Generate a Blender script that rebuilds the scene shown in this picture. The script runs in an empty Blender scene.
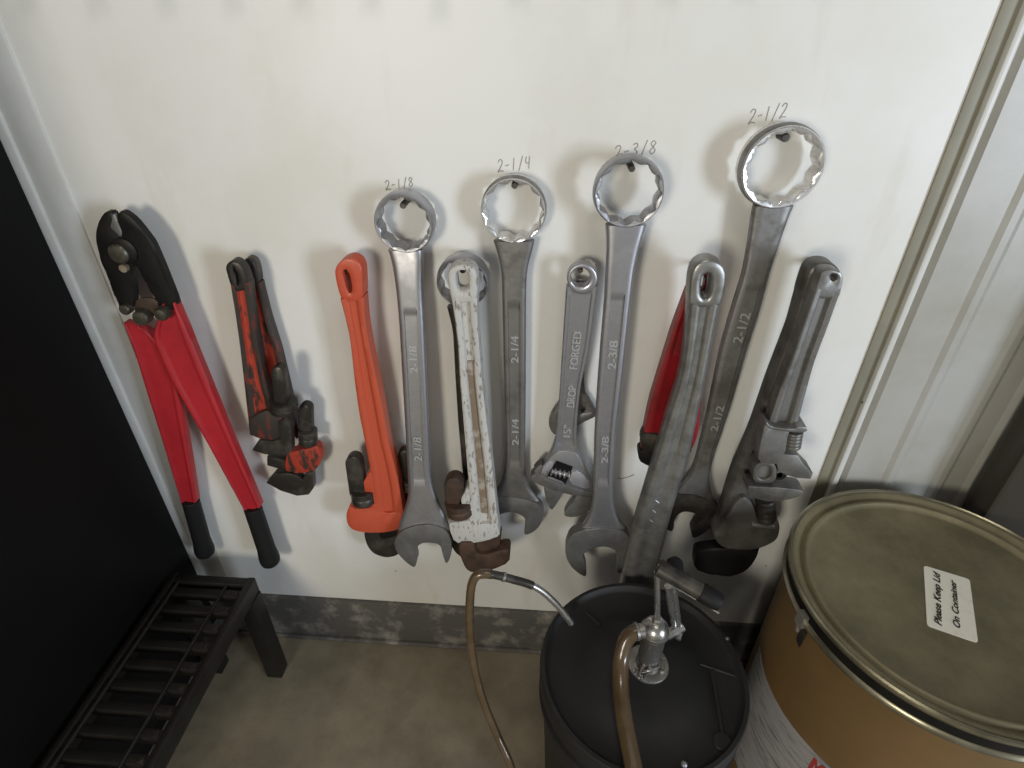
import bpy, bmesh, math, random
from mathutils import Vector, Matrix

S = bpy.context.scene
COL = S.collection
# ------------------------------------------------------------------ camera
FPX = 570.0
PITCH = math.atan(FPX / 886.0)
YAW = math.radians(4.018)
HC = 1.29
WY = 0.8187            # the tool wall stands at y = WY
cd = bpy.data.cameras.new('camera'); cam = bpy.data.objects.new('camera', cd); COL.objects.link(cam)
cam.location = (0, 0, HC)
cam.rotation_euler = (math.pi/2 - PITCH, 0, YAW)
cd.sensor_width = 36; cd.lens = FPX/1024*36; cd.clip_start = 0.01
S.camera = cam
# ------------------------------------------------------------------ world, lamps, exposure
S.view_settings.view_transform = 'Standard'; S.view_settings.look = 'None'
S.view_settings.gamma = 1; S.view_settings.use_curve_mapping = False
S.view_settings.exposure = 0.10
w = bpy.data.worlds.new('world'); S.world = w; w.use_nodes = True
wn = w.node_tree.nodes; wl = w.node_tree.links
bg = wn['Background']
tc = wn.new('ShaderNodeTexCoord'); sx = wn.new('ShaderNodeSeparateXYZ'); rp = wn.new('ShaderNodeValToRGB')
hz = wn.new('ShaderNodeMath'); hz.operation = 'MULTIPLY_ADD'; hz.inputs[1].default_value = .5; hz.inputs[2].default_value = .5
wl.new(tc.outputs['Generated'], sx.inputs[0]); wl.new(sx.outputs['Z'], hz.inputs[0]); wl.new(hz.outputs[0], rp.inputs[0]); wl.new(rp.outputs[0], bg.inputs[0])
rp.color_ramp.elements[0].position = 0.30; rp.color_ramp.elements[0].color = (0.10, 0.09, 0.07, 1)
rp.color_ramp.elements[1].position = 1.0; rp.color_ramp.elements[1].color = (0.10, 0.10, 0.10, 1)
for ps, cc in ((.46, (.55, .54, .52, 1)), (.56, (.80, .81, .83, 1)), (.72, (.30, .30, .30, 1))):
    e = rp.color_ramp.elements.new(ps); e.color = cc
bg.inputs[1].default_value = 0.52

def area(name, loc, target, size, power, col, sy=None):
    ld = bpy.data.lights.new(name, 'AREA'); ld.energy = power; ld.size = size; ld.color = col
    if sy: ld.shape = 'RECTANGLE'; ld.size_y = sy
    o = bpy.data.objects.new(name, ld); COL.objects.link(o); o.location = loc
    o.rotation_euler = (Vector(target) - Vector(loc)).to_track_quat('-Z', 'Y').to_euler()
    return o
area('daylight_from_the_right', (2.5, -1.5, 1.05), (0.15, 0.8, 0.6), 0.65, 58, (0.78, 0.88, 1.0), 1.2)
area('workshop_lamp_on_the_left', (-1.0, -2.05, 1.3), (0.15, 0.8, 0.5), 0.5, 32, (1.0, 0.925, 0.77), 0.7)
area('ceiling_lamp', (0.12, -0.05, 2.45), (0.1, 0.8, 1.1), 0.38, 4.5, (1.0, 0.93, 0.80), 0.2)

# ------------------------------------------------------------------ geometry of the view (for measuring off sizes)
_s, _c = math.sin(PITCH), math.cos(PITCH)
_sy, _cy = math.sin(YAW), math.cos(YAW)
def ray(px, py):
    x = (px-512)/FPX; y = (py-384)/FPX
    f = _c - y*_s
    return Vector((x*_cy - f*_sy, x*_sy + f*_cy, -_s - y*_c))
def atY(px, py, Y):
    r = ray(px, py); t = Y / r.y
    return Vector((r.x*t, Y, HC + r.z*t))
def atZ(px, py, Z):
    r = ray(px, py); t = (Z-HC)/r.z
    return Vector((r.x*t, r.y*t, Z))
def W(p, d=0.0):                      # a point d metres in front of the tool wall
    return atY(p[0], p[1], WY-d)
def WM(p, d, th):                     # the same, measured at mid thickness of a solid whose front is d before the wall
    q = atY(p[0], p[1], WY-d+.27*th); q.y = WY-d
    return q
def crop(ox, oy, s, pts):
    return [(ox+x/s, oy+y/s) for x, y in pts]

# ------------------------------------------------------------------ object helpers
def link(name, me, mat, parent=None):
    o = bpy.data.objects.new(name, me); COL.objects.link(o)
    if mat: me.materials.append(mat)
    if parent:
        o.parent = parent
        T = parent_world(parent)
        me.transform(Matrix.Translation(-T))
    return o
WORLD = {}
def parent_world(o):
    v = Vector(o.location)
    p = o.parent
    while p: v += p.location; p = p.parent
    return v
def fin(name, bm, mat, parent=None, angle=35, smooth=True):
    bmesh.ops.remove_doubles(bm, verts=bm.verts, dist=1e-6)
    bmesh.ops.recalc_face_normals(bm, faces=bm.faces)
    me = bpy.data.meshes.new(name); bm.to_mesh(me); bm.free()
    if smooth:
        me.shade_smooth(); me.set_sharp_from_angle(angle=math.radians(angle))
    return link(name, me, mat, parent)
def thing(name, loc, label, cat, group=None):
    o = bpy.data.objects.new(name, None); COL.objects.link(o); o.location = loc; o.empty_display_size = 0.05
    o['label'] = label; o['category'] = cat
    if group: o['group'] = group
    return o
def tag(o, label, cat, group=None):
    # puts the origin of a one-mesh thing at its base
    me = o.data
    c = [v.co.copy() for v in me.vertices]
    b = Vector((sum(v.x for v in c)/len(c), sum(v.y for v in c)/len(c), min(v.z for v in c)))
    me.transform(Matrix.Translation(-b)); o.location = b
    o['label'] = label; o['category'] = cat
    if group: o['group'] = group
    return o
def struct(o): o['kind'] = 'structure'; return o

def add_box(bm, lo, hi, bev=0.0):
    r = bmesh.ops.create_cube(bm, size=1)
    vs = r['verts']
    for v in vs:
        v.co = Vector([lo[i] + (v.co[i]+.5)*(hi[i]-lo[i]) for i in range(3)])
    if bev:
        es = list({e for v in vs for e in v.link_edges})
        bmesh.ops.bevel(bm, geom=es, offset=bev, segments=2, affect='EDGES', profile=.5)
def add_tube(bm, pts, rad, seg=12, caps=True):
    pts = [Vector(p) for p in pts]; n = len(pts)
    if not hasattr(rad, '__len__'): rad = [rad]*n
    up = None; rings = []
    for i in range(n):
        t = (pts[min(i+1, n-1)] - pts[max(i-1, 0)]).normalized()
        if up is None:
            up = t.orthogonal().normalized()
        up = (up - t*up.dot(t))
        if up.length < 1e-6: up = t.orthogonal()
        up.normalize(); bi = t.cross(up)
        rings.append([bm.verts.new(pts[i] + rad[i]*(up*math.cos(a) + bi*math.sin(a))) for a in [2*math.pi*k/seg for k in range(seg)]])
    for a, b in zip(rings, rings[1:]):
        for k in range(seg):
            bm.faces.new((a[k], a[(k+1) % seg], b[(k+1) % seg], b[k]))
    if caps:
        bm.faces.new(rings[0][::-1]); bm.faces.new(rings[-1])
def add_lathe(bm, prof, c, axis=Vector((0, 0, 1)), seg=64, caps=True):
    axis = Vector(axis).normalized(); u = axis.orthogonal().normalized(); v = axis.cross(u); c = Vector(c)
    rings = []
    for r, h in prof:
        r = max(r, 1e-5)
        rings.append([bm.verts.new(c + axis*h + r*(u*math.cos(a) + v*math.sin(a))) for a in [2*math.pi*k/seg for k in range(seg)]])
    for a, b in zip(rings, rings[1:]):
        for k in range(seg):
            bm.faces.new((a[k], a[(k+1) % seg], b[(k+1) % seg], b[k]))
    if caps:
        bm.faces.new(rings[0][::-1]); bm.faces.new(rings[-1])
def smooth_path(P, n=8):
    P = [Vector(p) for p in P]; out = []
    for i in range(len(P)-1):
        p0, p1, p2, p3 = P[max(i-1, 0)], P[i], P[i+1], P[min(i+2, len(P)-1)]
        for k in range(n):
            t = k/n
            out.append(.5*((2*p1)+(p2-p0)*t+(2*p0-5*p1+4*p2-p3)*t*t+(3*p1-p0-3*p2+p3)*t**3))
    out.append(P[-1]); return out
def chaikin(pts, it=1):
    for _ in range(it):
        q = []
        for a, b in zip(pts, pts[1:]+pts[:1]):
            q += [(a[0]*.78+b[0]*.22, a[1]*.78+b[1]*.22), (a[0]*.22+b[0]*.78, a[1]*.22+b[1]*.78)]
        pts = q
    return pts
def add_plate(bm, pts3, thick, bev=0.0015):
    """outline (points on one wall-parallel plane) -> solid of the given thickness towards the wall, front edge rounded"""
    vs = [bm.verts.new(p) for p in pts3]
    f = bm.faces.new(vs)
    if f.normal.length == 0: f.normal_update()
    f.normal_update()
    if f.normal.y > 0: f.normal_flip()
    r = bmesh.ops.extrude_face_region(bm, geom=[f])
    back = [v for v in r['geom'] if isinstance(v, bmesh.types.BMVert)]
    for v in back: v.co.y += thick
    if f.is_valid:
        es = list(f.edges)
        if bev: bmesh.ops.bevel(bm, geom=es, offset=bev, segments=2, affect='EDGES', profile=.5, clamp_overlap=True)
def plate(name, px, d, thick, mat, parent, ch=2, bev=0.0015):
    bm = bmesh.new()
    add_plate(bm, [WM(p, d, thick) for p in (chaikin(px, ch) if ch else px)], thick, bev)
    return fin(name, bm, mat, parent)
def resample(pts, n, c):
    """closed outline -> n points at equal angles about c"""
    out = []
    for k in range(n):
        a = 2*math.pi*k/n; dx, dy = math.cos(a), math.sin(a); best = None
        for p, q in zip(pts, pts[1:]+pts[:1]):
            ex, ey = q[0]-p[0], q[1]-p[1]
            den = dx*ey - dy*ex
            if abs(den) < 1e-9: continue
            t = ((p[0]-c[0])*ey - (p[1]-c[1])*ex)/den
            s = ((p[0]-c[0])*dy - (p[1]-c[1])*dx)/den
            if t > 0 and -1e-6 <= s <= 1+1e-6 and (best is None or t > best): best = t
        out.append((c[0]+dx*best, c[1]+dy*best))
    return out
def loop_plate(name, outer, inner, d, thick, mat, parent, bev=0.003, n=64):
    """a plate with one hole (outlines in picture units)"""
    outer = chaikin(outer, 2); inner = chaikin(inner, 2)
    c = (sum(p[0] for p in inner)/len(inner), sum(p[1] for p in inner)/len(inner))
    O = [WM(p, d, thick) for p in resample(outer, n, c)]; I = [WM(p, d, thick) for p in resample(inner, n, c)]
    bm = bmesh.new(); rings = []
    def ring(P, Q, f, y): rings.append([bm.verts.new(Vector((p.x+(q.x-p.x)*f, p.y+y, p.z+(q.z-p.z)*f))) for p, q in zip(P, Q)])
    ring(I, O, 0, thick); ring(I, O, 0, bev*.7); ring(I, O, .16, .0002); ring(I, O, .5, -.0002); ring(I, O, .82, .0004)
    ring(I, O, .95, bev*.4); ring(I, O, 1, bev*1.2); ring(I, O, 1, thick)
    rings.append(rings[0])
    for a, b in zip(rings, rings[1:]):
        for k in range(n): bm.faces.new((a[k], a[(k+1) % n], b[(k+1) % n], b[k]))
    return fin(name, bm, mat, parent, 50)
def loft(name, st, prof, d, mat, parent, angle=40, inner=None):
    """st: (left, right) picture pairs along a bar; prof: (t across, depth behind the front) or f(i)->that"""
    bm = bmesh.new(); rings = []
    for i, (l, r) in enumerate(st):
        pr = prof(i) if callable(prof) else prof
        di = d if not isinstance(d, tuple) else d[0]+(d[1]-d[0])*i/(len(st)-1)
        th = max(q[1] for q in pr); L, R = WM(l, di, th), WM(r, di, th)
        rings.append([bm.verts.new(Vector((L.x+(R.x-L.x)*t, WY-di+dd, L.z+(R.z-L.z)*t))) for t, dd in pr])
    m = len(rings[0])
    for a, b in zip(rings, rings[1:]):
        for k in range(m):
            f = bm.faces.new((a[k], a[(k+1) % m], b[(k+1) % m], b[k]))
            if inner and 4 <= k <= 6: f.material_index = 1
    bm.faces.new(rings[0]); bm.faces.new(rings[-1][::-1])
    o = fin(name, bm, mat, parent, angle)
    if inner: o.data.materials.append(inner)
    return o
def subdiv(st, n=4, it=6):
    """evenly divided and gently smoothed list of (left,right) stations"""
    q = []
    for (a, b), (c, d) in zip(st, st[1:]):
        m = max(2, int(abs(c[1]-a[1])/4)+1)
        for k in range(m):
            f = k/m; q.append([a[0]+(c[0]-a[0])*f, a[1]+(c[1]-a[1])*f, b[0]+(d[0]-b[0])*f, b[1]+(d[1]-b[1])*f])
    q.append([*st[-1][0], *st[-1][1]])
    for _ in range(it):
        q = [q[0]] + [[(x+2*y+z)/4 for x, y, z in zip(q[i-1], q[i], q[i+1])] for i in range(1, len(q)-1)] + [q[-1]]
    return [((a, b), (c, d)) for a, b, c, d in q]
def ibeam(th, rec, rail=.24, e=.0015):
    return [(0, th), (0, e), (.05, 0), (rail-.06, 0), (rail, e), (rail+.05, rec), (.95-rail, rec), (1-rail, e), (1.06-rail, 0), (.95, 0), (1, e), (1, th)]
def flat(th, e=.002):
    return [(0, th), (0, e*1.3), (.035, e*.5), (.09, 0), (.5, 0), (.91, 0), (.965, e*.5), (1, e*1.3), (1, th)]
def text_obj(name, s, o, xd, nd, height, mat, parent, ext=.0004, shear=0, width=None, bold=0.0):
    xd = Vector(xd).normalized(); nd = Vector(nd).normalized(); yd = nd.cross(xd).normalized()
    cu = bpy.data.curves.new(name, 'FONT'); cu.body = s; cu.size = 1; cu.extrude = 0; cu.shear = shear; cu.offset = bold
    t = bpy.data.objects.new('tmp', cu); COL.objects.link(t)
    bpy.context.view_layer.update()
    me = bpy.data.meshes.new_from_object(t.evaluated_get(bpy.context.evaluated_depsgraph_get()))
    bpy.data.objects.remove(t); bpy.data.curves.remove(cu)
    x0 = min(v.co.x for v in me.vertices); x1 = max(v.co.x for v in me.vertices)
    sxx = width/(x1-x0) if width else height/.72
    syy = height/.72
    for v in me.vertices:
        v.co = Vector(o) + xd*(v.co.x-x0)*sxx + yd*v.co.y*syy + nd*ext
    # give the letters thickness
    bm = bmesh.new(); bm.from_mesh(me)
    r = bmesh.ops.extrude_face_region(bm, geom=list(bm.faces))
    for v in r['geom']:
        if isinstance(v, bmesh.types.BMVert): v.co -= nd*(ext+.0002)
    bpy.data.meshes.remove(me)
    return fin(name, bm, mat, parent, 30)

# ------------------------------------------------------------------ materials
def mat(name, col, rough=.5, metal=0.0, col2=None, scale=12, lo=.4, hi=.6, detail=6, bump=0.0, bscale=80, rough2=None,
        metal2=None, stretch=None, coat=0.0, spec=None, trans=0.0):
    m = bpy.data.materials.new(name); m.use_nodes = True; n = m.node_tree.nodes; l = m.node_tree.links
    b = n['Principled BSDF']
    b.inputs['Base Color'].default_value = (*col, 1); b.inputs['Roughness'].default_value = rough; b.inputs['Metallic'].default_value = metal
    if coat: b.inputs['Coat Weight'].default_value = coat; b.inputs['Coat Roughness'].default_value = .15
    if spec is not None: b.inputs['Specular IOR Level'].default_value = spec
    if trans: b.inputs['Transmission Weight'].default_value = trans
    t = n.new('ShaderNodeTexCoord'); mp = n.new('ShaderNodeMapping'); l.new(t.outputs['Object'], mp.inputs[0])
    if stretch: mp.inputs['Scale'].default_value = stretch
    if col2:
        ns = n.new('ShaderNodeTexNoise'); ns.inputs['Scale'].default_value = scale; ns.inputs['Detail'].default_value = detail; ns.inputs['Roughness'].default_value = .65
        l.new(mp.outputs[0], ns.inputs['Vector'])
        r = n.new('ShaderNodeMapRange'); r.inputs[1].default_value = lo; r.inputs[2].default_value = hi; l.new(ns.outputs[0], r.inputs[0])
        mx = n.new('ShaderNodeMix'); mx.data_type = 'RGBA'; mx.inputs[6].default_value = (*col, 1); mx.inputs[7].default_value = (*col2, 1)
        l.new(r.outputs[0], mx.inputs[0]); l.new(mx.outputs[2], b.inputs['Base Color'])
        if rough2 is not None:
            q = n.new('ShaderNodeMapRange'); q.inputs[3].default_value = rough; q.inputs[4].default_value = rough2; l.new(r.outputs[0], q.inputs[0]); l.new(q.outputs[0], b.inputs['Roughness'])
        if metal2 is not None:
            q = n.new('ShaderNodeMapRange'); q.inputs[3].default_value = metal; q.inputs[4].default_value = metal2; l.new(r.outputs[0], q.inputs[0]); l.new(q.outputs[0], b.inputs['Metallic'])
    if bump:
        nb = n.new('ShaderNodeTexNoise'); nb.inputs['Scale'].default_value = bscale; nb.inputs['Detail'].default_value = 5
        l.new(mp.outputs[0], nb.inputs['Vector'])
        bp = n.new('ShaderNodeBump'); bp.inputs['Strength'].default_value = bump; bp.inputs['Distance'].default_value = .002
        l.new(nb.outputs[0], bp.inputs['Height']); l.new(bp.outputs[0], b.inputs['Normal'])
    return m
def wall_mat():
    m = mat('painted_panel', (.70, .70, .685), .42, col2=(.655, .645, .60), scale=3.5, lo=.42, hi=.68, bump=.06, bscale=25)
    n = m.node_tree.nodes; l = m.node_tree.links; b = n['Principled BSDF']
    base = b.inputs['Base Color'].links[0].from_socket
    t = n.new('ShaderNodeTexCoord')
    # small dark specks and scuffs
    v = n.new('ShaderNodeTexVoronoi'); v.inputs['Scale'].default_value = 13; l.new(t.outputs['Object'], v.inputs['Vector'])
    r = n.new('ShaderNodeMapRange'); r.inputs[1].default_value = .030; r.inputs[2].default_value = .018; l.new(v.outputs['Distance'], r.inputs[0])
    wn_ = n.new('ShaderNodeTexWhiteNoise'); l.new(v.outputs['Position'], wn_.inputs['Vector'])
    g = n.new('ShaderNodeMath'); g.operation = 'GREATER_THAN'; g.inputs[1].default_value = .72; l.new(wn_.outputs['Value'], g.inputs[0])
    mu = n.new('ShaderNodeMath'); mu.operation = 'MULTIPLY'; l.new(r.outputs[0], mu.inputs[0]); l.new(g.outputs[0], mu.inputs[1])
    mx = n.new('ShaderNodeMix'); mx.data_type = 'RGBA'; mx.inputs[7].default_value = (.10, .085, .06, 1)
    l.new(mu.outputs[0], mx.inputs[0]); l.new(base, mx.inputs[6])
    # faint vertical rub marks and grease smudges
    mp = n.new('ShaderNodeMapping'); mp.inputs['Scale'].default_value = (9, 1, 2.2); l.new(t.outputs['Object'], mp.inputs[0])
    ns = n.new('ShaderNodeTexNoise'); ns.inputs['Scale'].default_value = 2.1; ns.inputs['Detail'].default_value = 8; l.new(mp.outputs[0], ns.inputs['Vector'])
    r2 = n.new('ShaderNodeMapRange'); r2.inputs[1].default_value = .60; r2.inputs[2].default_value = .80; r2.inputs[4].default_value = .35; l.new(ns.outputs[0], r2.inputs[0])
    mx2 = n.new('ShaderNodeMix'); mx2.data_type = 'RGBA'; mx2.inputs[7].default_value = (.48, .42, .33, 1)
    l.new(r2.outputs[0], mx2.inputs[0]); l.new(mx.outputs[2], mx2.inputs[6]); l.new(mx2.outputs[2], b.inputs['Base Color'])
    return m
M = dict(
    wall=wall_mat(),
    rib=mat('ribbed_sheet', (.375, .37, .345), .36, col2=(.32, .31, .27), scale=4),
    trim=mat('white_trim', (.60, .605, .59), .4, col2=(.54, .54, .51), scale=5),
    trim_tan=mat('tan_trim', (.235, .22, .165), .5, col2=(.20, .19, .145), scale=8),
    base=mat('rubber_base', (.085, .08, .074), .6, col2=(.27, .25, .22), scale=16, lo=.50, hi=.70, detail=9, bump=.2),
    floor=mat('concrete', (.255, .222, .155), .65, col2=(.15, .127, .09), scale=7, lo=.4, hi=.68, detail=9, bump=.12, bscale=90),
    chrome=mat('polished_chrome', (.82, .82, .83), .22, .8, col2=(.62, .61, .60), scale=30, rough2=.36),
    satin=mat('satin_chrome', (.42, .42, .45), .33, .8, col2=(.32, .32, .335), scale=25, rough2=.46, bump=.05, bscale=200),
    dull=mat('dull_steel', (.265, .26, .255), .40, .75, col2=(.155, .148, .135), scale=22, lo=.42, hi=.62, rough2=.6, bump=.1, bscale=160),
    jaw=mat('ground_jaw_face', (.215, .213, .213), .48, .65, col2=(.17, .167, .165), scale=30, bump=.05, bscale=200),
    dark=mat('dark_steel', (.040, .036, .032), .42, .5, col2=(.11, .10, .085), scale=25, lo=.48, hi=.7, bump=.1, bscale=120),
    black=mat('black_oxide', (.005, .005, .0055), .48, .2, col2=(.011, .010, .009), scale=20, bump=.08, spec=.3),
    olive=mat('oily_bolt', (.10, .093, .072), .4, .5, col2=(.06, .055, .042), scale=40),
    red=mat('red_paint', (.40, .018, .026), .42, col2=(.33, .014, .022), scale=10, coat=.15),
    dkred=mat('dark_red_paint', (.26, .010, .014), .4, col2=(.13, .009, .009), scale=14, lo=.45, hi=.7),
    wornred=mat('worn_red_paint', (.36, .040, .020), .5, col2=(.036, .025, .02), scale=38, lo=.46, hi=.56, bump=.2, rough2=.5, stretch=(1.6, 1, .5)),
    wornrail=mat('worn_rail', (.038, .030, .026), .5, .2, col2=(.19, .028, .02), scale=42, lo=.54, hi=.64, bump=.2, stretch=(1.6, 1, .5)),
    orange=mat('orange_paint', (.50, .085, .040), .42, col2=(.46, .06, .028), scale=16, lo=.4, hi=.7, coat=.1),
    orange2=mat('orange_paint_chipped', (.48, .078, .036), .45, col2=(.05, .03, .022), scale=60, lo=.66, hi=.72, coat=.1),
    white=mat('worn_white_paint', (.47, .465, .445), .5, col2=(.20, .17, .14), scale=120, lo=.55, hi=.63, bump=.3, rough2=.65, stretch=(1.6, 1, .5)),
    rust=mat('rusty_steel', (.085, .048, .032), .6, .3, col2=(.035, .024, .018), scale=28, lo=.42, hi=.65, bump=.25),
    rustlt=mat('brown_web', (.20, .15, .105), .6, .1, col2=(.36, .33, .28), scale=40, lo=.52, hi=.66, bump=.2),
    alu=mat('cast_aluminium', (.32, .32, .308), .36, .7, col2=(.20, .197, .187), scale=30, lo=.42, hi=.66, bump=.12, bscale=140),
    iron=mat('grimy_iron', (.15, .145, .135), .42, .5, col2=(.08, .075, .066), scale=22, lo=.42, hi=.64, bump=.15, bscale=110),
    rubber=mat('black_grip', (.006, .006, .0065), .6, bump=.1, spec=.3),
    plastic=mat('black_pail_plastic', (.006, .006, .006), .6, col2=(.011, .010, .0095), scale=9, bump=.08, bscale=40),
    blackpaint=mat('black_cabinet_paint', (.0035, .0033, .0036), .6, col2=(.0045, .0042, .0042), scale=4, spec=.15),
    blacksteel=mat('black_steel', (.006, .005, .0042), .5, col2=(.010, .0085, .007), scale=20, bump=.1),
    card=mat('brown_fibreboard', (.165, .095, .034), .55, col2=(.125, .077, .028), scale=7, lo=.35, hi=.7, bump=.06, coat=.08),
    lid=mat('drum_lid_steel', (.30, .262, .16), .42, .5, col2=(.165, .143, .085), scale=6, lo=.38, hi=.66, rough2=.55, bump=.05),
    ringm=mat('drum_ring_steel', (.34, .31, .22), .28, .8, col2=(.23, .21, .145), scale=20),
    tape=mat('dull_tin', (.30, .29, .27), .4, .6),
    paper=mat('sticker_paper', (.80, .77, .66), .6, col2=(.66, .62, .51), scale=30, lo=.55, hi=.75),
    label=mat('drum_label_paper', (.31, .30, .305), .55, col2=(.15, .145, .155), scale=26, lo=.50, hi=.62, stretch=(.7, .7, 5.5)),
    ink=mat('black_ink', (.02, .018, .016), .6),
    redink=mat('red_ink', (.35, .03, .03), .6),
    pencil=mat('pencil_grey', (.30, .295, .285), .6),
    letter=mat('raised_letter_steel', (.42, .42, .42), .45, .4),
    ground=mat('ground_steel', (.60, .60, .66), .3, .7),
    pump=mat('pump_chrome', (.50, .49, .47), .22, .9, col2=(.34, .33, .31), scale=40, rough2=.4),
    hose=mat('amber_hose', (.135, .092, .050), .22, col2=(.085, .054, .026), scale=9, coat=.4, trans=.2),
    columnpaint=mat('dark_column_paint', (.035, .030, .023), .4),
)
# ------------------------------------------------------------------ the setting
X0, X1 = -0.716, 0.502        # edges of the white panel
def slab(name, lo, hi, m, bev=0.0):
    bm = bmesh.new(); add_box(bm, lo, hi, bev); return struct(fin(name, bm, M[m], None))
wall = slab('wall_back', (X0-.005, WY, 0), (X1+.004, WY+.05, 2.4), 'wall')
floor = slab('floor', (-3.0, -4.0, -.05), (3.2, WY+.05, 0), 'floor')
slab('trim_1', (-.765, WY-.004, .15), (X0, WY+.03, 2.4), 'trim', .001)
bm = bmesh.new()
add_box(bm, (-.80, WY-.010, .15), (-.765, WY+.03, 2.4), .003)
struct(fin('trim_2', bm, M['trim']))
slab('wall_left', (-1.6, WY, 0), (-.765, WY+.05, 2.4), 'rib')
# tan channel, white bead, then the ribbed sheet right of the panel
slab('trim_3', (X1, WY-.003, .0), (X1+.021, WY+.03, 2.4), 'trim_tan', .0006)
bm = bmesh.new(); add_box(bm, (X1+.021, WY-.012, 0), (X1+.031, WY+.03, 2.4), .003)
struct(fin('trim_4', bm, M['trim']))
bm = bmesh.new()
prof = [(X1+.029, .006), (X1+.042, .006), (X1+.048, -.002)]
x = X1+.048
for k in range(6):
    prof += [(x+.060, -.002), (x+.068, -.006), (x+.078, -.006), (x+.086, -.002)]
    x += .086
    if k % 3 == 1:
        prof += [(x+.03, -.002), (x+.05, -.012), (x+.075, -.012), (x+.095, -.002)]; x += .095
prof += [(1.9, -.002)]
va = [bm.verts.new((a, WY+b, 0)) for a, b in prof]; vb = [bm.verts.new((a, WY+b, 2.4)) for a, b in prof]
for i in range(len(prof)-1): bm.faces.new((va[i], va[i+1], vb[i+1], vb[i]))
ba = [bm.verts.new((prof[0][0], WY+.05, 0)), bm.verts.new((1.9, WY+.05, 0))]; bb = [bm.verts.new((prof[0][0], WY+.05, 2.4)), bm.verts.new((1.9, WY+.05, 2.4))]
bm.faces.new((ba[0], ba[1], bb[1], bb[0])); bm.faces.new((va[0], vb[0], bb[0], ba[0])); bm.faces.new((va[-1], ba[1], bb[1], vb[-1]))
bm.faces.new(vb + bb[::-1]); bm.faces.new(va[::-1] + ba)
struct(fin('wall_right', bm, M['rib'], None, 20))
# baseboard
bm = bmesh.new(); add_box(bm, (-1.0, WY-.008, 0), (X1, WY+.002, .150), .003); add_box(bm, (-1.0, WY-.016, 0), (X1, WY-.004, .012), .004)
struct(fin('baseboard_back', bm, M['base']))
# screws in the trims
for i, (px, py) in enumerate([(866, 405), (931, 249), (929, 256)]):
    bm = bmesh.new(); p = atY(px, py, WY-.012); add_lathe(bm, [(.0035, 0), (.0035, .002), (.001, .003)], Vector((p.x, WY-.004, p.z)), (0, -1, 0), 12)
    o = fin('screw', bm, M['olive']); T = o; tag(T, ['rusty screw low on the ribbed wall above the drum', 'upper of two small screws in the right trim', 'lower of two small screws in the right trim'][i], 'screw')

# pencilled sizes on the wall
GL = {'2': [[(.05, .8), (.3, 1), (.65, .95), (.7, .7), (.4, .35), (0, 0), (.35, .08), (.95, .02)]],
      '-': [[(.1, .45), (.7, .5)]], '1': [[(.4, 1), (.3, 0)]], '/': [[(.7, 1.1), (.1, -.1)]],
      '4': [[(.15, 1), (.1, .5), (.65, .5)], [(.7, 1), (.6, 0)]],
      '8': [[(.7, .8), (.4, 1), (.1, .8), (.4, .52), (.7, .25), (.35, 0), (.05, .22), (.4, .52), (.7, .8)]],
      '3': [[(.1, .9), (.5, 1), (.65, .75), (.3, .55), (.65, .35), (.5, .02), (.05, .08)]], '.': [[(.3, .1), (.4, .05)]]}
def pencil(s, px0, py0, px1, py1, hpx, extra):
    a, b = W((px0, py0)), W((px1, py1)); hh = (W((px0, py0-hpx)) - a).length
    dx = (b-a)/len(s); bm = bmesh.new()
    small = False
    for i, ch in enumerate(s):
        o = a + dx*i
        k = 1.0
        for st in GL[ch]:
            pts = [o + dx*(u*.9) + Vector((0, 0, v*hh*k)) for u, v in st]
            pts = smooth_path(pts, 4)
            add_tube(bm, [Vector((p.x, WY-.0003, p.z)) for p in pts], .00065, 5)
    o = fin('pencil_marking', bm, M['pencil'], wall); o['label'] = extra
    return o
pencil('2-1/8', 386, 190, 415, 186, 9, 'pencilled size over the wrench beside the orange pipe wrench')
pencil('2-1/4', 498, 172, 532, 168, 12, 'pencilled size over the third bright ring')
pencil('2-3/8', 614, 159, 658, 153, 13, 'pencilled size over the fourth bright ring')
pencil('2-1/2', 748, 124, 787, 117, 14, 'pencilled size over the largest ring')

bm = bmesh.new(); add_tube(bm, [W(p, .0003) for p in ((617, 478), (622, 478.5), (628, 477), (634, 474.5))], .0008, 5)
o = fin('pencil_marking', bm, M['base'], wall); o['label'] = 'short dark scratch right of the long bright wrench'
# ------------------------------------------------------------------ combination wrenches
def box_end(c, Rpx, rpx, d, thick, m, parent, name='box_end'):
    C = W(c, d); R = (W((c[0]+Rpx, c[1]), d) - W((c[0]-Rpx, c[1]), d)).length/2
    r = R*rpx/Rpx
    N = 96
    def star(a):
        h = lambda q: 1/math.cos((q % (math.pi/3)) - math.pi/6)
        return r*.985*min(max(h(a), h(a+math.pi/6)), 1.2)
    bm = bmesh.new(); rings = []
    def ring(f, y): rings.append([bm.verts.new(Vector((C.x + f(a)*math.cos(a), C.y+y, C.z + f(a)*math.sin(a)))) for a in [2*math.pi*k/N for k in range(N)]])
    cst = lambda q: (lambda a: q)
    ring(star, thick); ring(star, .0018); ring(lambda a: max(star(a)*1.02, r*1.08), .0006)
    ring(cst(R*.93), 0); ring(cst(R*.965), .0018); ring(cst(R*.985), .005); ring(cst(R), .010); ring(cst(R*1.005), thick*.5); ring(cst(R*.97), thick)
    rings.append(rings[0])
    for a, b in zip(rings, rings[1:]):
        for k in range(N): bm.faces.new((a[k], a[(k+1) % N], b[(k+1) % N], b[k]))
    bm.faces.ensure_lookup_table()
    for k, f in enumerate(bm.faces):
        if k//N in (4, 5, 6): f.material_index = 1
    o = fin(name, bm, M[m], parent, 38); o.data.materials.append(M['satin' if m == 'satin' else 'dull'])
    return o, C, r
hook_n = [0]
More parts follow.
